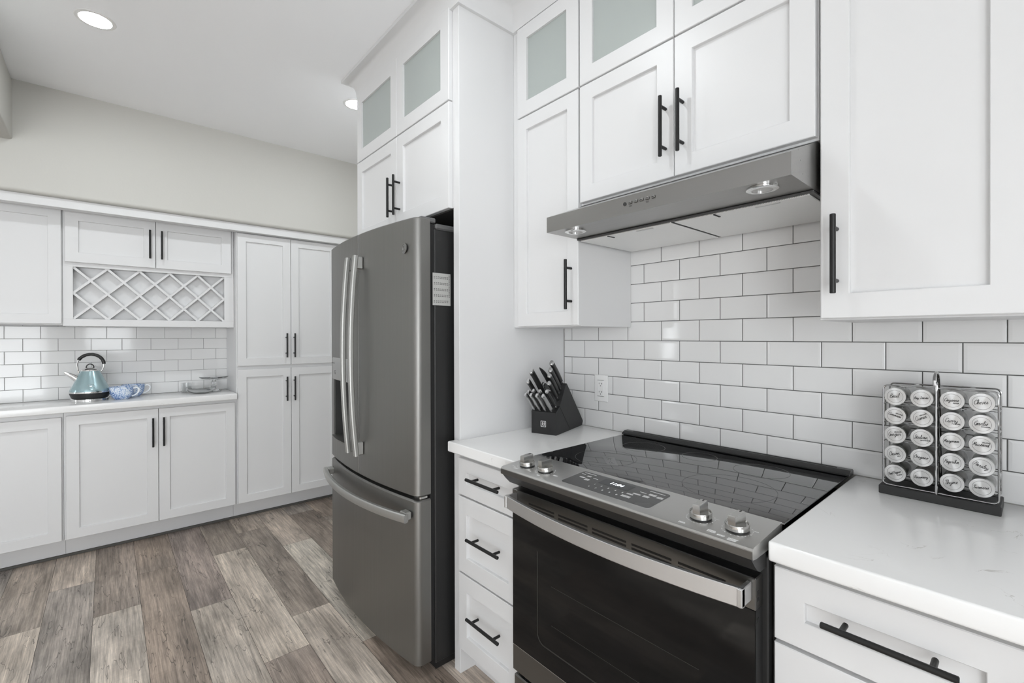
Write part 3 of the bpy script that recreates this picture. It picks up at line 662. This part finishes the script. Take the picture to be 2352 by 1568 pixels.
# ------------------------------------------------------------------ range hood
t = thing('range_hood', 'stainless under-cabinet range hood above the stove', 'range hood', (.70, -.25, 1.675))
HX0, HX1, HZ = .3285, 1.0825, 1.675
b = MB(); pr = [(-.002, HZ), (-.500, HZ), (-.500, 1.727), (-.315, 1.7985), (-.002, 1.7985)]
b.prism(pr, lambda y, z, x: (x, y, z), HX0, HX1); sh_ = b.build('canopy', brushed('hood_steel', (.345, .34, .33), .30, (2, 140, 140)), t, 20)
b = MB(); b.box(HX0+.001, HX1-.001, -.345, -.004, HZ-.006, HZ-.0005, .001); b.build('filter_frame', mat('dark_frame', (.10, .10, .10), .4, .6), t)
for xa, xb in ((HX0+.012, .700), (.711, HX1-.012)):
    b = MB(); b.box(xa, xb, -.338, -.018, HZ-.010, HZ-.0055, .0015); fl_ = b.build('filter', M['filter'], t)
    b = MB(); b.box((xa+xb)/2-.03+.08, (xa+xb)/2+.03+.08, -.330, -.322, HZ-.0118, HZ-.0098); b.build('filter_latch', M['steel'], fl_); b = MB(); b.box((xa+xb)/2-.06, (xa+xb)/2-.055, -.338, -.300, HZ-.0115, HZ-.0098); b.build('filter_seam', M['gap'], fl_)
for x in (.415, 1.004):
    b = MB(); b.lathe([(.0355, 0), (.0355, -.004), (.031, -.006), (.0235, -.006), (.0235, -.001)], (x, -.450, HZ-.0003), (0, 0, 1), 36); lt = b.build('light', M['chrome'], t)
    b = MB(); b.lathe([(.0235, -.0035), (.012, -.0037), (.0001, -.0038)], (x, -.450, HZ), (0, 0, 1), 30); b.build('lamp_lens', mat('unlit_lens', (.45, .45, .44), .25), lt)
b = MB(); b.m = 1; b.lathe([(.0055, 0), (.0055, .0012), (.0001, .0014)], (.647, -.5002, 1.7045), (0, -1, 0), 16); b.m = 0
for k in range(5): x = .6655+k*.0187; b.box(x-.0062, x+.0062, -.5032, -.5002, 1.7008, 1.7092, .002, 2)
b.m = 1
for k in range(5): x = .6655+k*.0187; b.box(x-.0028, x+.0028, -.5036, -.5031, 1.7045, 1.7062)
for x in (.6655, .7216): b.box(x-.005, x+.005, -.5006, -.5, 1.6955, 1.6963); b.box(x-.004, x+.004, -.5006, -.5, 1.6930, 1.6937)
b.build('button', [M['slate'], M['dark_ink']], t)

# ------------------------------------------------------------------ lamps
for i, (x, y) in enumerate(LAMPS):
    lab = {0: 'lit recessed ceiling light near the top left corner', 1: 'lit recessed ceiling light half hidden behind the cabinet over the refrigerator'}.get(i, 'recessed ceiling light out of the picture, lamp %d of the kitchen grid' % i)
    if i > 1: lab = ('recessed ceiling light over the floor in front of the stove',)[i-2]
    t = thing('ceiling_light', lab, 'ceiling light', (x, y, CEIL), 'recessed ceiling lights')
    b = MB(); b.lathe([(.056, -.0035), (.0695, -.0025), (.071, -.0005), (.056, -.0005)], (x, y, CEIL), (0, 0, 1), 40, False, False); b.build('trim_ring', M['plastic_white'], t)
    b = MB(); b.lathe([(.056, -.0025), (.03, -.0035), (.0001, -.0038)], (x, y, CEIL), (0, 0, 1), 36, False, False); b.build('lamp_lens', M['lens'], t)

# ------------------------------------------------------------------ outlet
t = thing('wall_outlet', 'white duplex wall outlet on the tiles right of the knife block', 'outlet', (.174, -.004, 1.0915))
b = MB(); b.box(.138, .210, -.007, -.0012, 1.033, 1.150, .003, 3); pl_ = b.build('cover_plate', M['plastic_white'], t)
b = MB(); b.box(.157, .191, -.009, -.0069, 1.057, 1.126, .001); rc_ = b.build('receptacle', M['plastic_white'], t)
b = MB()
for z in (1.1095, 1.0735):
    b.box(.1655, .1675, -.0093, -.0089, z-.001, z+.006); b.box(.1795, .1825, -.0093, -.0089, z-.001, z+.006); b.cyl((.174, -.0093, z-.0075), (.174, -.0089, z-.0075), .0022, 10)
b.box(.1565, .1915, -.0091, -.0069, 1.1262, 1.1272); b.box(.1565, .1915, -.0091, -.0069, 1.0558, 1.0568)
b.build('slots', M['slot'], rc_)

# ------------------------------------------------------------------ knife block and knives
ka = math.radians(17); kb = Vector((-math.sin(ka), math.cos(ka), 0)); kd = Vector((math.cos(ka), math.sin(ka), 0)); kf = Vector((.1455, -.262, .9146)); KW = .115
def K(bb, h, off): return kf+kb*bb-kd*off+Vector((0, 0, h))
t = thing('knife_block', 'black wooden knife block on the worktop in the corner', 'knife block', kf+kb*.12-kd*KW/2)
b = MB(); b.prism([(0, 0), (.137, 0), (.034, .1135), (.027, .111), (0, .092)], lambda a, h, o_: K(a, h, o_), 0, KW); b.build('front_block', M['block'], t, 20)
b = MB(); b.prism([(.139, 0), (.262, 0), (.276, .018), (.104, .203), (.097, .205), (.035, .1150)], lambda a, h, o_: K(a, h, o_), 0, KW); b.build('main_block', M['block'], t, 20)
b = MB()
def strip(pts, w=.0009):
    for p_, q_ in zip(pts, pts[1:]):
        p_, q_ = Vector(p_), Vector(q_); nn = Vector((-(q_-p_).y, (q_-p_).x)).normalized()*w
        b.prism([tuple(p_+nn), tuple(q_+nn), tuple(q_-nn), tuple(p_-nn)], lambda a, h, o_: K(-o_, h, KW-a), -.0001, .0004)
strip([(.0445, .031), (.0675, .031), (.0675, .054), (.0445, .054), (.0445, .031)])
for s_ in (-1, 1):
    cx = .056+s_*.0042
    strip([(cx-.003, .035), (cx, .0415), (cx+.003, .035)], .0008); strip([(cx, .0405), (cx, .0475)], .0012); strip([(cx-.0035, .0445), (cx+.0035, .046)], .0007)
    strip([(cx, .0480), (cx, .0505)], .0014)
b.build('emblem', M['white_ink'], t, 0)['label'] = 'small white square emblem'
axk = (kb*-.692+Vector((0, 0, .722))).normalized(); upk = (kb*.722+Vector((0, 0, .692))).normalized()
def knife(base, off, Lh, wd, th, label, style=0):
    p0 = K(base[0]-.003, base[1]+.003, off)
    t = thing('kitchen_knife', label, 'knife', p0, 'knives in the black block')
    X = Matrix((( *kd, 0), (*upk, 0), (*axk, 0), (0, 0, 0, 1))).transposed(); X = Matrix.Translation(p0) @ X
    def sec(w, h, z, o_=0): return [(w*math.copysign(abs(math.cos(a))**.7, math.cos(a)), o_+h*math.copysign(abs(math.sin(a))**.7, math.sin(a)), z) for a in [2*PI*k/14 for k in range(14)]]
    hh, tt = wd/2, th/2
    b = MB(); b.X = X; b.loops([sec(tt, hh*.70, .0005), sec(tt*1.05, hh*.8, .012)]); b.build('bolster', M['knife_steel'], t)
    b = MB(); b.X = X
    zs = [(.012, .78, 0), (.022, .80, 0), (Lh*.35, 1.0, -.0004), (Lh*.6, .95, -.0012), (Lh*.8, .92, -.003), (Lh-.010, 1.05, -.0055)]
    b.loops([sec(tt, hh*k, z, o_) for z, k, o_ in zs]); b.build('handle', M['knife_handle'] if style != 1 else mat('steel_handle_grey', (.55, .55, .55), .36, 1), t)
    b = MB(); b.X = X; b.loops([sec(tt*1.01, hh*1.06, Lh-.010, -.0055), sec(tt*1.01, hh*1.12, Lh-.003, -.0065), sec(tt*.8, hh*.95, Lh, -.0065)]); b.build('end_cap', M['knife_steel'], t)
    if style != 1:
        b = MB(); b.X = X; b.loops([[(x_*1.02, y_*.0+o_*1.0+sg*(hh*k+.0002), z) for x_, sg in ((-tt*.35, 1), (tt*.35, 1), (tt*.35, .96), (-tt*.35, .96))] for z, k, o_, y_ in [(a_, b_, c_, 0) for a_, b_, c_ in zs]]); b.build('spine', M['knife_steel'], t)
pos = ('leftmost', 'second from left', 'third from left', 'rightmost')
for k, off in enumerate((.101, .0755, .049, .0215)):
    knife((.006, .0965), off, .106, .0165, .0125, 'steel-backed steak knife, %s of the front row in the black block' % pos[k], 1)
for k, off in enumerate((.098, .072, .043, .013)):
    knife((.0235, .1085), off, .112 if k else .104, .0150, .0115, 'slim black-handled steak knife, %s of the second row in the block' % pos[k])
knife((.045, .1290), .101, .135, .021, .015, 'knife with a bright round butt at the far left of the upper block')
knife((.060, .1490), .083, .165, .024, .018, 'longest thick-handled knife with a bright white butt, back left of the block')
knife((.054, .1420), .020, .108, .019, .014, 'lowest of the four knives down the right edge of the upper block')
knife((.069, .1625), .020, .122, .020, .014, 'second lowest of the four knives down the right edge of the block')
knife((.082, .1800), .020, .130, .021, .015, 'second highest of the four knives down the right edge of the block')
knife((.0975, .2030), .020, .136, .022, .016, 'highest knife, at the top right corner of the block')
# kitchen scissors
p0 = K(.073, .1685, .055); t = thing('kitchen_scissors', 'black kitchen scissors with a looped handle standing in the middle of the block', 'scissors', p0)
b = MB(); b.tube([p0+axk*(.03+.026*math.cos(a))+kd*(-.008+.019*math.sin(a)) for a in [2*PI*k/20 for k in range(20)]], .0042, 8, True); b.build('loop_handle', M['knife_steel'], t)
b = MB(); b.tube([p0+axk*(.001+.155*k/12)+upk*(.012*math.sin(k/12*3.1)-.006*k/12) for k in range(13)], [.004, .005, .006, .007, .0082, .009, .0095, .0095, .0092, .0085, .007, .005, .002], 10); b.build('blade_handle', M['knife_handle'], t)

# ------------------------------------------------------------------ spice rack
RY = -.128                                            # front frame plane
rk = thing('spice_rack', 'chrome wire spice rack on a black base beside the tiles', 'spice rack', (1.28, -.08, .9146))
b = MB(); b.box(1.170, 1.388, -.140, -.034, .9147, .936, .0015); b.build('base', mat('black_rack_base', (.018, .018, .018), .5), rk)
def wire_rect(b, x0, x1, z0, z1, y, r_, rad=.010):
    b.tube([(x, y, z) for x, z in rrect(x0, x1, z0, z1, rad, 5)], r_, 8, True)
RX0, RX1, RZ0, RZ1 = 1.1775, 1.3835, .9385, 1.192
b = MB(); wire_rect(b, RX0, RX1, RZ0, RZ1, RY, .0021); b.build('front_frame', M['wire'], rk)
b = MB(); wire_rect(b, RX0, RX1, RZ0, RZ1, -.045, .0021); b.build('back_frame', M['wire'], rk)
XM = 1.2795
b = MB(); b.tube([(XM, RY-.0035, .936)]+[(XM, RY-.0035, 1.18+.012*k) for k in range(3)]+[(XM, (RY-.0385-.0035+.0345-.0345)+.0385-.0385*math.cos(a)+0, 1.204+.026*math.sin(a)) for a in [k*PI/10 for k in range(11)]]+[(XM, RY-.0035+.077, .936)], .0031, 10); b.build('carrying_handle', M['wire'], rk)
cols = (1.2035, 1.254, 1.308, 1.357); rows_ = (1.166, 1.1175, 1.0695, 1.0210, .9725)
b = MB()
for z in rows_:
    for x0, x1 in ((RX0, XM), (XM, RX1)):
        for y in (-.105, -.062): b.cyl((x0, y, z-.0222), (x1, y, z-.0222), .0012, 6)
for x in (RX0, RX1):
    for z in rows_: b.cyl((x, RY, z-.0222), (x, -.045, z-.0222), .0012, 6)
b.build('shelf_wire', M['wire'], rk)
names = [['Basil', 'Bay Leaves', 'Cayenne/PEPPER', 'Chives'], ['Cinnamon/GROUND', 'Cumin/GROUND', 'Curry/POWDER', 'Garlic/POWDER'], ['Ginger/GROUND', 'Italian/SEASONING', 'Marjoram', 'Mustard/YELLOW'],
         ['Onion/SALT', 'Oregano', 'Paprika', 'Parsley'], ['Red Pepper/FLAKES', 'Rosemary', 'Thyme', 'Turmeric']]
turn = [[-8, -6, -2, -8], [18, -28, -2, 0], [-8, -4, -4, 2], [-16, 2, -2, 22], [-24, -10, -14, -6]]
# single-stroke script letters: (polylines, advance), x-height 1
GL = {'a': ([[(0, .1), (.3, .55), (.72, .9), (.35, .95), (.1, .45), (.3, .02), (.66, .35), (.8, .95), (.75, .2), (.9, 0), (1.08, .12)]], 1.05),
 'e': ([[(0, .1), (.45, .5), (.58, .85), (.35, 1), (.14, .5), (.3, .03), (.58, .02), (.8, .15)]], .78),
 'i': ([[(0, .1), (.28, .92), (.24, .2), (.38, 0), (.58, .12)], [(.36, 1.4), (.42, 1.5)]], .55),
 'l': ([[(0, .1), (.4, 1.2), (.42, 2), (.22, 1.9), (.2, .3), (.36, 0), (.58, .12)]], .56),
 's': ([[(0, .1), (.4, .97), (.38, .8), (.6, .35), (.42, 0), (.12, .06), (.45, 0), (.74, .12)]], .72),
 'y': ([[(0, .1), (.2, .92), (.2, .3), (.4, .1), (.68, .4), (.8, .95), (.7, 0), (.5, -.8), (.22, -.75), (.5, -.25), (1.02, .12)]], 1.0),
 'v': ([[(0, .5), (.2, .95), (.36, .1), (.5, 0), (.8, .8), (.72, .95), (.98, .85)]], .9),
 'n': ([[(0, .1), (.2, .92), (.2, 0), (.36, .7), (.6, .97), (.7, .6), (.7, .1), (.86, .02), (1, .12)]], .98),
 'm': ([[(0, .1), (.2, .92), (.2, 0), (.34, .7), (.55, .97), (.62, .6), (.62, 0), (.78, .7), (.98, .97), (1.06, .6), (1.06, .1), (1.2, .02), (1.36, .12)]], 1.32),
 'u': ([[(0, .1), (.2, .95), (.2, .25), (.4, 0), (.64, .35), (.75, .95), (.72, .2), (.88, 0), (1.05, .12)]], 1.02),
 'r': ([[(0, .1), (.25, 1), (.36, .84), (.64, .9), (.54, .4), (.6, .05), (.84, .12)]], .8),
 'h': ([[(0, .1), (.4, 1.3), (.42, 2), (.22, 1.9), (.18, 0), (.36, .7), (.6, .97), (.7, .6), (.7, .1), (.95, .12)]], .92),
 'k': ([[(0, .1), (.4, 1.3), (.42, 2), (.22, 1.9), (.18, 0), (.36, .7), (.62, .9), (.3, .5), (.7, .05), (.92, .12)]], .88),
 'c': ([[(0, .1), (.5, .85), (.36, 1), (.12, .5), (.3, .02), (.7, .12)]], .68),
 'g': ([[(0, .1), (.68, .92), (.32, .95), (.1, .45), (.35, .05), (.68, .4), (.8, .95), (.72, -.1), (.5, -.8), (.22, -.75), (.5, -.3), (1.05, .12)]], 1.0),
 'd': ([[(0, .1), (.68, .92), (.32, .95), (.1, .45), (.35, 0), (.68, .35), (.88, 2), (.76, .3), (.86, 0), (1.05, .12)]], 1.02),
 't': ([[(0, .1), (.35, 1.6), (.28, .3), (.42, 0), (.64, .12)], [(.08, 1.15), (.6, 1.25)]], .6),
 'o': ([[(0, .1), (.5, .95), (.25, .9), (.1, .45), (.3, .02), (.64, .3), (.6, .8), (.45, .95), (.7, .82), (.92, .86)]], .84),
 'p': ([[(0, .1), (.25, 1), (.15, -.9), (.2, .6), (.5, .97), (.75, .55), (.5, .02), (.3, .1), (.95, .12)]], .92),
 'j': ([[(0, .1), (.3, .95), (.25, -.4), (.05, -.85), (-.1, -.5), (.55, .12)], [(.4, 1.4), (.46, 1.5)]], .55),
 'B': ([[(.35, 2), (.15, 0), (.3, 1.7), (.7, 2.05), (.95, 1.6), (.4, 1.05), (1, .8), (.85, .1), (.3, .02), (1.15, .1)]], 1.1),
 'C': ([[(1.05, 1.6), (.8, 2), (.3, 1.6), (.15, .7), (.45, .02), (.9, .15), (1.15, .3)]], 1.05),
 'L': ([[(.2, 1.6), (.6, 2), (.52, 1.2), (.3, .2), (.08, .1), (.5, .1), (1.05, .05)]], .98),
 'G': ([[(1, 1.7), (.7, 2), (.2, 1.3), (.25, .3), (.7, .1), (1, .9), (.65, .9), (1.05, .9), (1, 0), (.6, -.4), (1.2, .15)]], 1.12),
 'I': ([[(.1, 1.75), (.7, 2), (.42, 1.9), (.3, .15), (0, .1), (.65, .1)]], .65),
 'M': ([[(0, 0), (.32, 1.95), (.45, .4), (.92, 1.95), (.98, .2), (1.1, 0), (1.3, .12)]], 1.25),
 'O': ([[(.6, 2), (.1, 1.3), (.2, .2), (.7, .05), (1.05, .9), (.8, 1.8), (.5, 1.95), (.75, 1.6), (1.2, 1.5)]], 1.12),
 'P': ([[(.2, 0), (.35, 1.9), (.22, 1.6), (.6, 2.05), (1, 1.6), (.8, 1.05), (.36, 1)]], .95),
 'R': ([[(.2, 0), (.35, 1.9), (.22, 1.6), (.6, 2.05), (1, 1.6), (.8, 1.05), (.4, 1), (.9, .1), (1.15, .12)]], 1.1),
 'T': ([[(0, 1.65), (.3, 2), (1.1, 1.95), (.62, 1.95), (.45, .2), (.2, .05), (.85, .12)]], .85), ' ': ([], .6)}
def script(b, word, X, width, xh, hw):
    adv = sum(GL[c_][1] for c_ in word)+.2; k_ = min(xh, width/(adv+.5)); x_ = -adv/2
    for c_ in word:
        for st in GL[c_][0]:
            pts = [Vector(p_) for p_ in st]; fine_ = []
            for i in range(len(pts)-1):
                a_, c1, c2, e_ = pts[max(i-1, 0)], pts[i], pts[i+1], pts[min(i+2, len(pts)-1)]
                for q in range(5):
                    t_ = q/5; fine_.append(.5*((2*c1)+(c2-a_)*t_+(2*a_-5*c1+4*c2-e_)*t_*t_+(3*c1-a_-3*c2+e_)*t_**3))
            fine_.append(pts[-1]); W_ = [Vector(((p_.x+x_+p_.y*.32-.3)*k_, (p_.y-.75)*k_)) for p_ in fine_]; L_ = []
            for i, p_ in enumerate(W_):
                tg_ = W_[min(i+1, len(W_)-1)]-W_[max(i-1, 0)]; n_ = Vector((-tg_.y, tg_.x)).normalized()*hw
                L_.append((b._v(X @ Vector((p_.x+n_.x, p_.y+n_.y, 0))), b._v(X @ Vector((p_.x-n_.x, p_.y-n_.y, 0)))))
            for (a_, c1), (e_, c2) in zip(L_, L_[1:]): b.face([a_, e_, c2, c1])
        x_ += GL[c_][1]
ordr = ('top', 'second', 'third', 'fourth', 'bottom'); ordc = ('first', 'second', 'third', 'fourth')
proto = None
spice = [mat('spice_%d' % k, c_, .3, 0, Coat_Weight=.6) for k, c_ in enumerate(((.05, .052, .04), (.075, .06, .045), (.09, .075, .06)))]
bl = MB(); bl.lathe([(.0001, 0), (.0212, .0002), (.0216, .0012), (.0216, .0105), (.0209, .0118), (.0001, .0118)], (0, -.0120, 0), (0, 1, 0), 40)
lid_me = bl.build('lid', M['lid']).data; bpy.data.objects.remove(bpy.data.objects['lid'])
bl = MB(); bl.lathe([(.0195, .0), (.0205, .004), (.0205, .068), (.018, .074), (.0001, .074)], (0, -.0005, 0), (0, 1, 0), 28)
glass_me = bl.build('jar', M['jar_glass']).data; bpy.data.objects.remove(bpy.data.objects['jar'])
for i, z in enumerate(rows_):
    for j, x in enumerate(cols):
        w = names[i][j].split('/')
        t = thing('spice_jar', 'steel-lidded spice jar lettered %s, %s row, %s column of the rack' % (' '.join(w), ordr[i], ordc[j]), 'spice jar', (x, RY-.002, z), 'spice jars in the wire rack')
        me = glass_me.copy(); me.materials.clear(); me.materials.append(spice[(i*3+j*2) % 3]); g_ = bpy.data.objects.new('glass_jar', me); C.objects.link(g_); g_.parent = t
        l_ = bpy.data.objects.new('lid', lid_me); C.objects.link(l_); l_.parent = t
        b = MB(); X = Matrix.Translation((x, RY-.002-.01205, z)) @ Matrix.Rotation(math.radians(turn[i][j]), 4, 'Y') @ Matrix.Rotation(PI/2, 4, 'X')
        script(b, w[0], X @ Matrix.Translation((0, .001, 0)), .0285, .0048, .00042)
        if len(w) > 1: text_mesh(b, w[1], .0034, X @ Matrix.Translation((.0065, -.0062 if w[1] != 'YELLOW' and w[1] != 'GROUND' else .0066, 0)), 0, .0002)
        n = 40
        for k in range(n):
            c0, c1 = 2*PI*k/n, 2*PI*(k+1)/n; q0, q1 = .0153, .0158
            b.poly([X @ Vector((q*math.cos(c_), q*math.sin(c_), 0)) for q, c_ in ((q0, c0), (q0, c1), (q1, c1), (q1, c0))])
        b.build('lettering', M['dark_ink'], l_, 0)

# ------------------------------------------------------------------ kettle
kc = Vector((-2.478, -1.722, .9252)); rt = Vector((-.022, 1, 0)); fw = Vector((1, .022, 0))
t = thing('kettle', 'pale teal electric kettle with a black arched handle on the far worktop', 'kettle', kc)
b = MB(); b.lathe([(.088, 0), (.091, .002), (.091, .015), (.086, .019), (.001, .019)], kc, n=48); b.build('power_base', M['chrome'], t)
b = MB(); b.lathe([(.084, .0192), (.088, .022), (.097, .048), (.097, .052), (.001, .052)], kc, n=48); b.build('base_band', M['rubber'], t)
b = MB(); b.lathe([(.0985, .0525), (.0995, .055), (.0985, .061), (.001, .061)], kc, n=48); b.build('trim_ring', M['chrome'], t)
b = MB(); b.lathe([(.096, .0612), (.0955, .066), (.092, .078), (.084, .096), (.0745, .118), (.0645, .142), (.0545, .166), (.0475, .180), (.045, .186), (.001, .186)], kc, n=48); kbody = b.build('kettle_body', M['teal'], t)
b = MB(); b.lathe([(.0445, .1862), (.043, .192), (.034, .200), (.018, .206), (.001, .207)], kc, n=40); lidk = b.build('lid', M['chrome'], t)
b = MB(); b.tube([kc+rt*(.018*math.cos(a))+Vector((0, 0, .2055+.023*math.sin(a))) for a in [k*PI/14 for k in range(15)]], .003, 8); b.build('lid_knob', M['rubber'], lidk)
arc = lambda a, R_=.0615: kc+rt*(R_*math.cos(a)+.003)+Vector((0, 0, .2255+R_*math.sin(a)*1.02))
b = MB(); b.tube([kc-rt*.049+Vector((0, 0, .176)), kc-rt*.056+Vector((0, 0, .190))]+[arc(a) for a in [PI*1.06-k*.05*PI for k in range(5)]], .0042, 8)
b.tube([kc+rt*.049+Vector((0, 0, .176)), kc+rt*.060+Vector((0, 0, .194)), kc+rt*.065+Vector((0, 0, .212)), arc(.0), arc(.12)], .0042, 8); b.build('handle_bracket', M['chrome'], t)
b = MB(); n = 30; pts = []; rs = []
for k in range(n+1):
    a = PI*.85-(PI*.85-.02)*k/n; pts.append(arc(a, .0622)); rs.append(.0088+.0012*abs(math.sin(k*.75)))
b.tube(pts, rs, 12); b.build('handle_grip', M['rubber'], t)
b = MB(); b.tube([kc-rt*.058+Vector((0, 0, .138)), kc-rt*.082+Vector((0, 0, .158)), kc-rt*.116+Vector((0, 0, .181))], [.022, .016, .007], 14); b.build('spout', M['chrome'], t)
b = MB(); pe = [kc+fw*.0822+rt*(.0135*math.cos(a)+.004)+Vector((0, 0, .101+.0065*math.sin(a)))-fw*(.0065*math.sin(a)*.42) for a in [2*PI*k/24 for k in range(24)]]
b.tube(pe, .0008, 6, True); b.build('emblem', M['chrome'], kbody)

# ------------------------------------------------------------------ cups and glassware
def cup(c, name, label, hdir):
    t = thing(name, label, 'cup', c, 'blue floral teacups')
    c = Vector(c); b = MB()
    b.lathe([(.001, .004), (.030, .004), (.033, 0), (.036, .002), (.050, .018), (.059, .042), (.062, .066), (.0635, .080), (.0615, .080), (.0595, .064), (.056, .040), (.046, .018), (.001, .010)], c, n=44, cap0=False, cap1=False); b.build('bowl', M['china'], t)
    b = MB(); h = Vector(hdir); kp = [Vector((q, z)) for q, z in ((-.001, .066), (.014, .073), (.027, .066), (.030, .052), (.022, .036), (.008, .024), (-.008, .019))]; sm = []
    for i in range(6):
        a_, c1, c2, e_ = kp[max(i-1, 0)], kp[i], kp[i+1], kp[min(i+2, 6)]
        for q in range(4): t_ = q/4; sm.append(.5*((2*c1)+(c2-a_)*t_+(2*a_-5*c1+4*c2-e_)*t_*t_+(3*c1-a_-3*c2+e_)*t_**3))
    b.tube([c+h*(.060+p_.x)+Vector((0, 0, p_.y)) for p_ in sm+[kp[-1]]], .0042, 10); b.build('handle', mat('white_china', (.82, .85, .88), .15), t)
cup((-2.420, -1.572, .9252), 'teacup', 'blue floral teacup in front, next to the teal kettle', rt*.93+fw*.36)
cup((-2.545, -1.512, .9252), 'teacup', 'blue floral teacup behind the other one, nearer the tiles', rt)
t = thing('cake_stand', 'clear glass footed cake stand at the right end of the far worktop', 'cake stand', (-2.535, -1.055, .9252)); c = (-2.535, -1.055, .9252)
b = MB(); b.lathe([(.001, .002), (.042, .002), (.045, 0), (.045, .004), (.024, .016), (.012, .028), (.017, .040), (.011, .052), (.017, .066), (.012, .078), (.02, .092), (.03, .097), (.001, .097)], c, n=36); b.build('foot', M['glass'], t)
b = MB(); b.lathe([(.001, .0972), (.085, .0985), (.092, .107), (.0905, .108), (.083, .1025), (.001, .1025)], c, n=48); b.build('plate', M['glass'], t)
c = (-2.435, -1.145, .9252); t = thing('glass_bowl', 'shallow clear glass bowl in front of the cake stand', 'bowl', c)
b = MB(); b.lathe([(.001, .001), (.045, .001), (.070, .014), (.086, .034), (.090, .050), (.0875, .050), (.083, .035), (.068, .017), (.044, .006), (.001, .006)], c, n=44); b.build('bowl', M['glass'], t)
c = (-2.600, -1.215, .9252); t = thing('glass_tumbler', 'small clear glass tumbler left of the glass bowl', 'tumbler', c)
b = MB(); b.lathe([(.001, .001), (.027, .001), (.031, .066), (.0295, .066), (.0258, .008), (.001, .008)], c, n=36); b.build('tumbler', M['glass'], t)
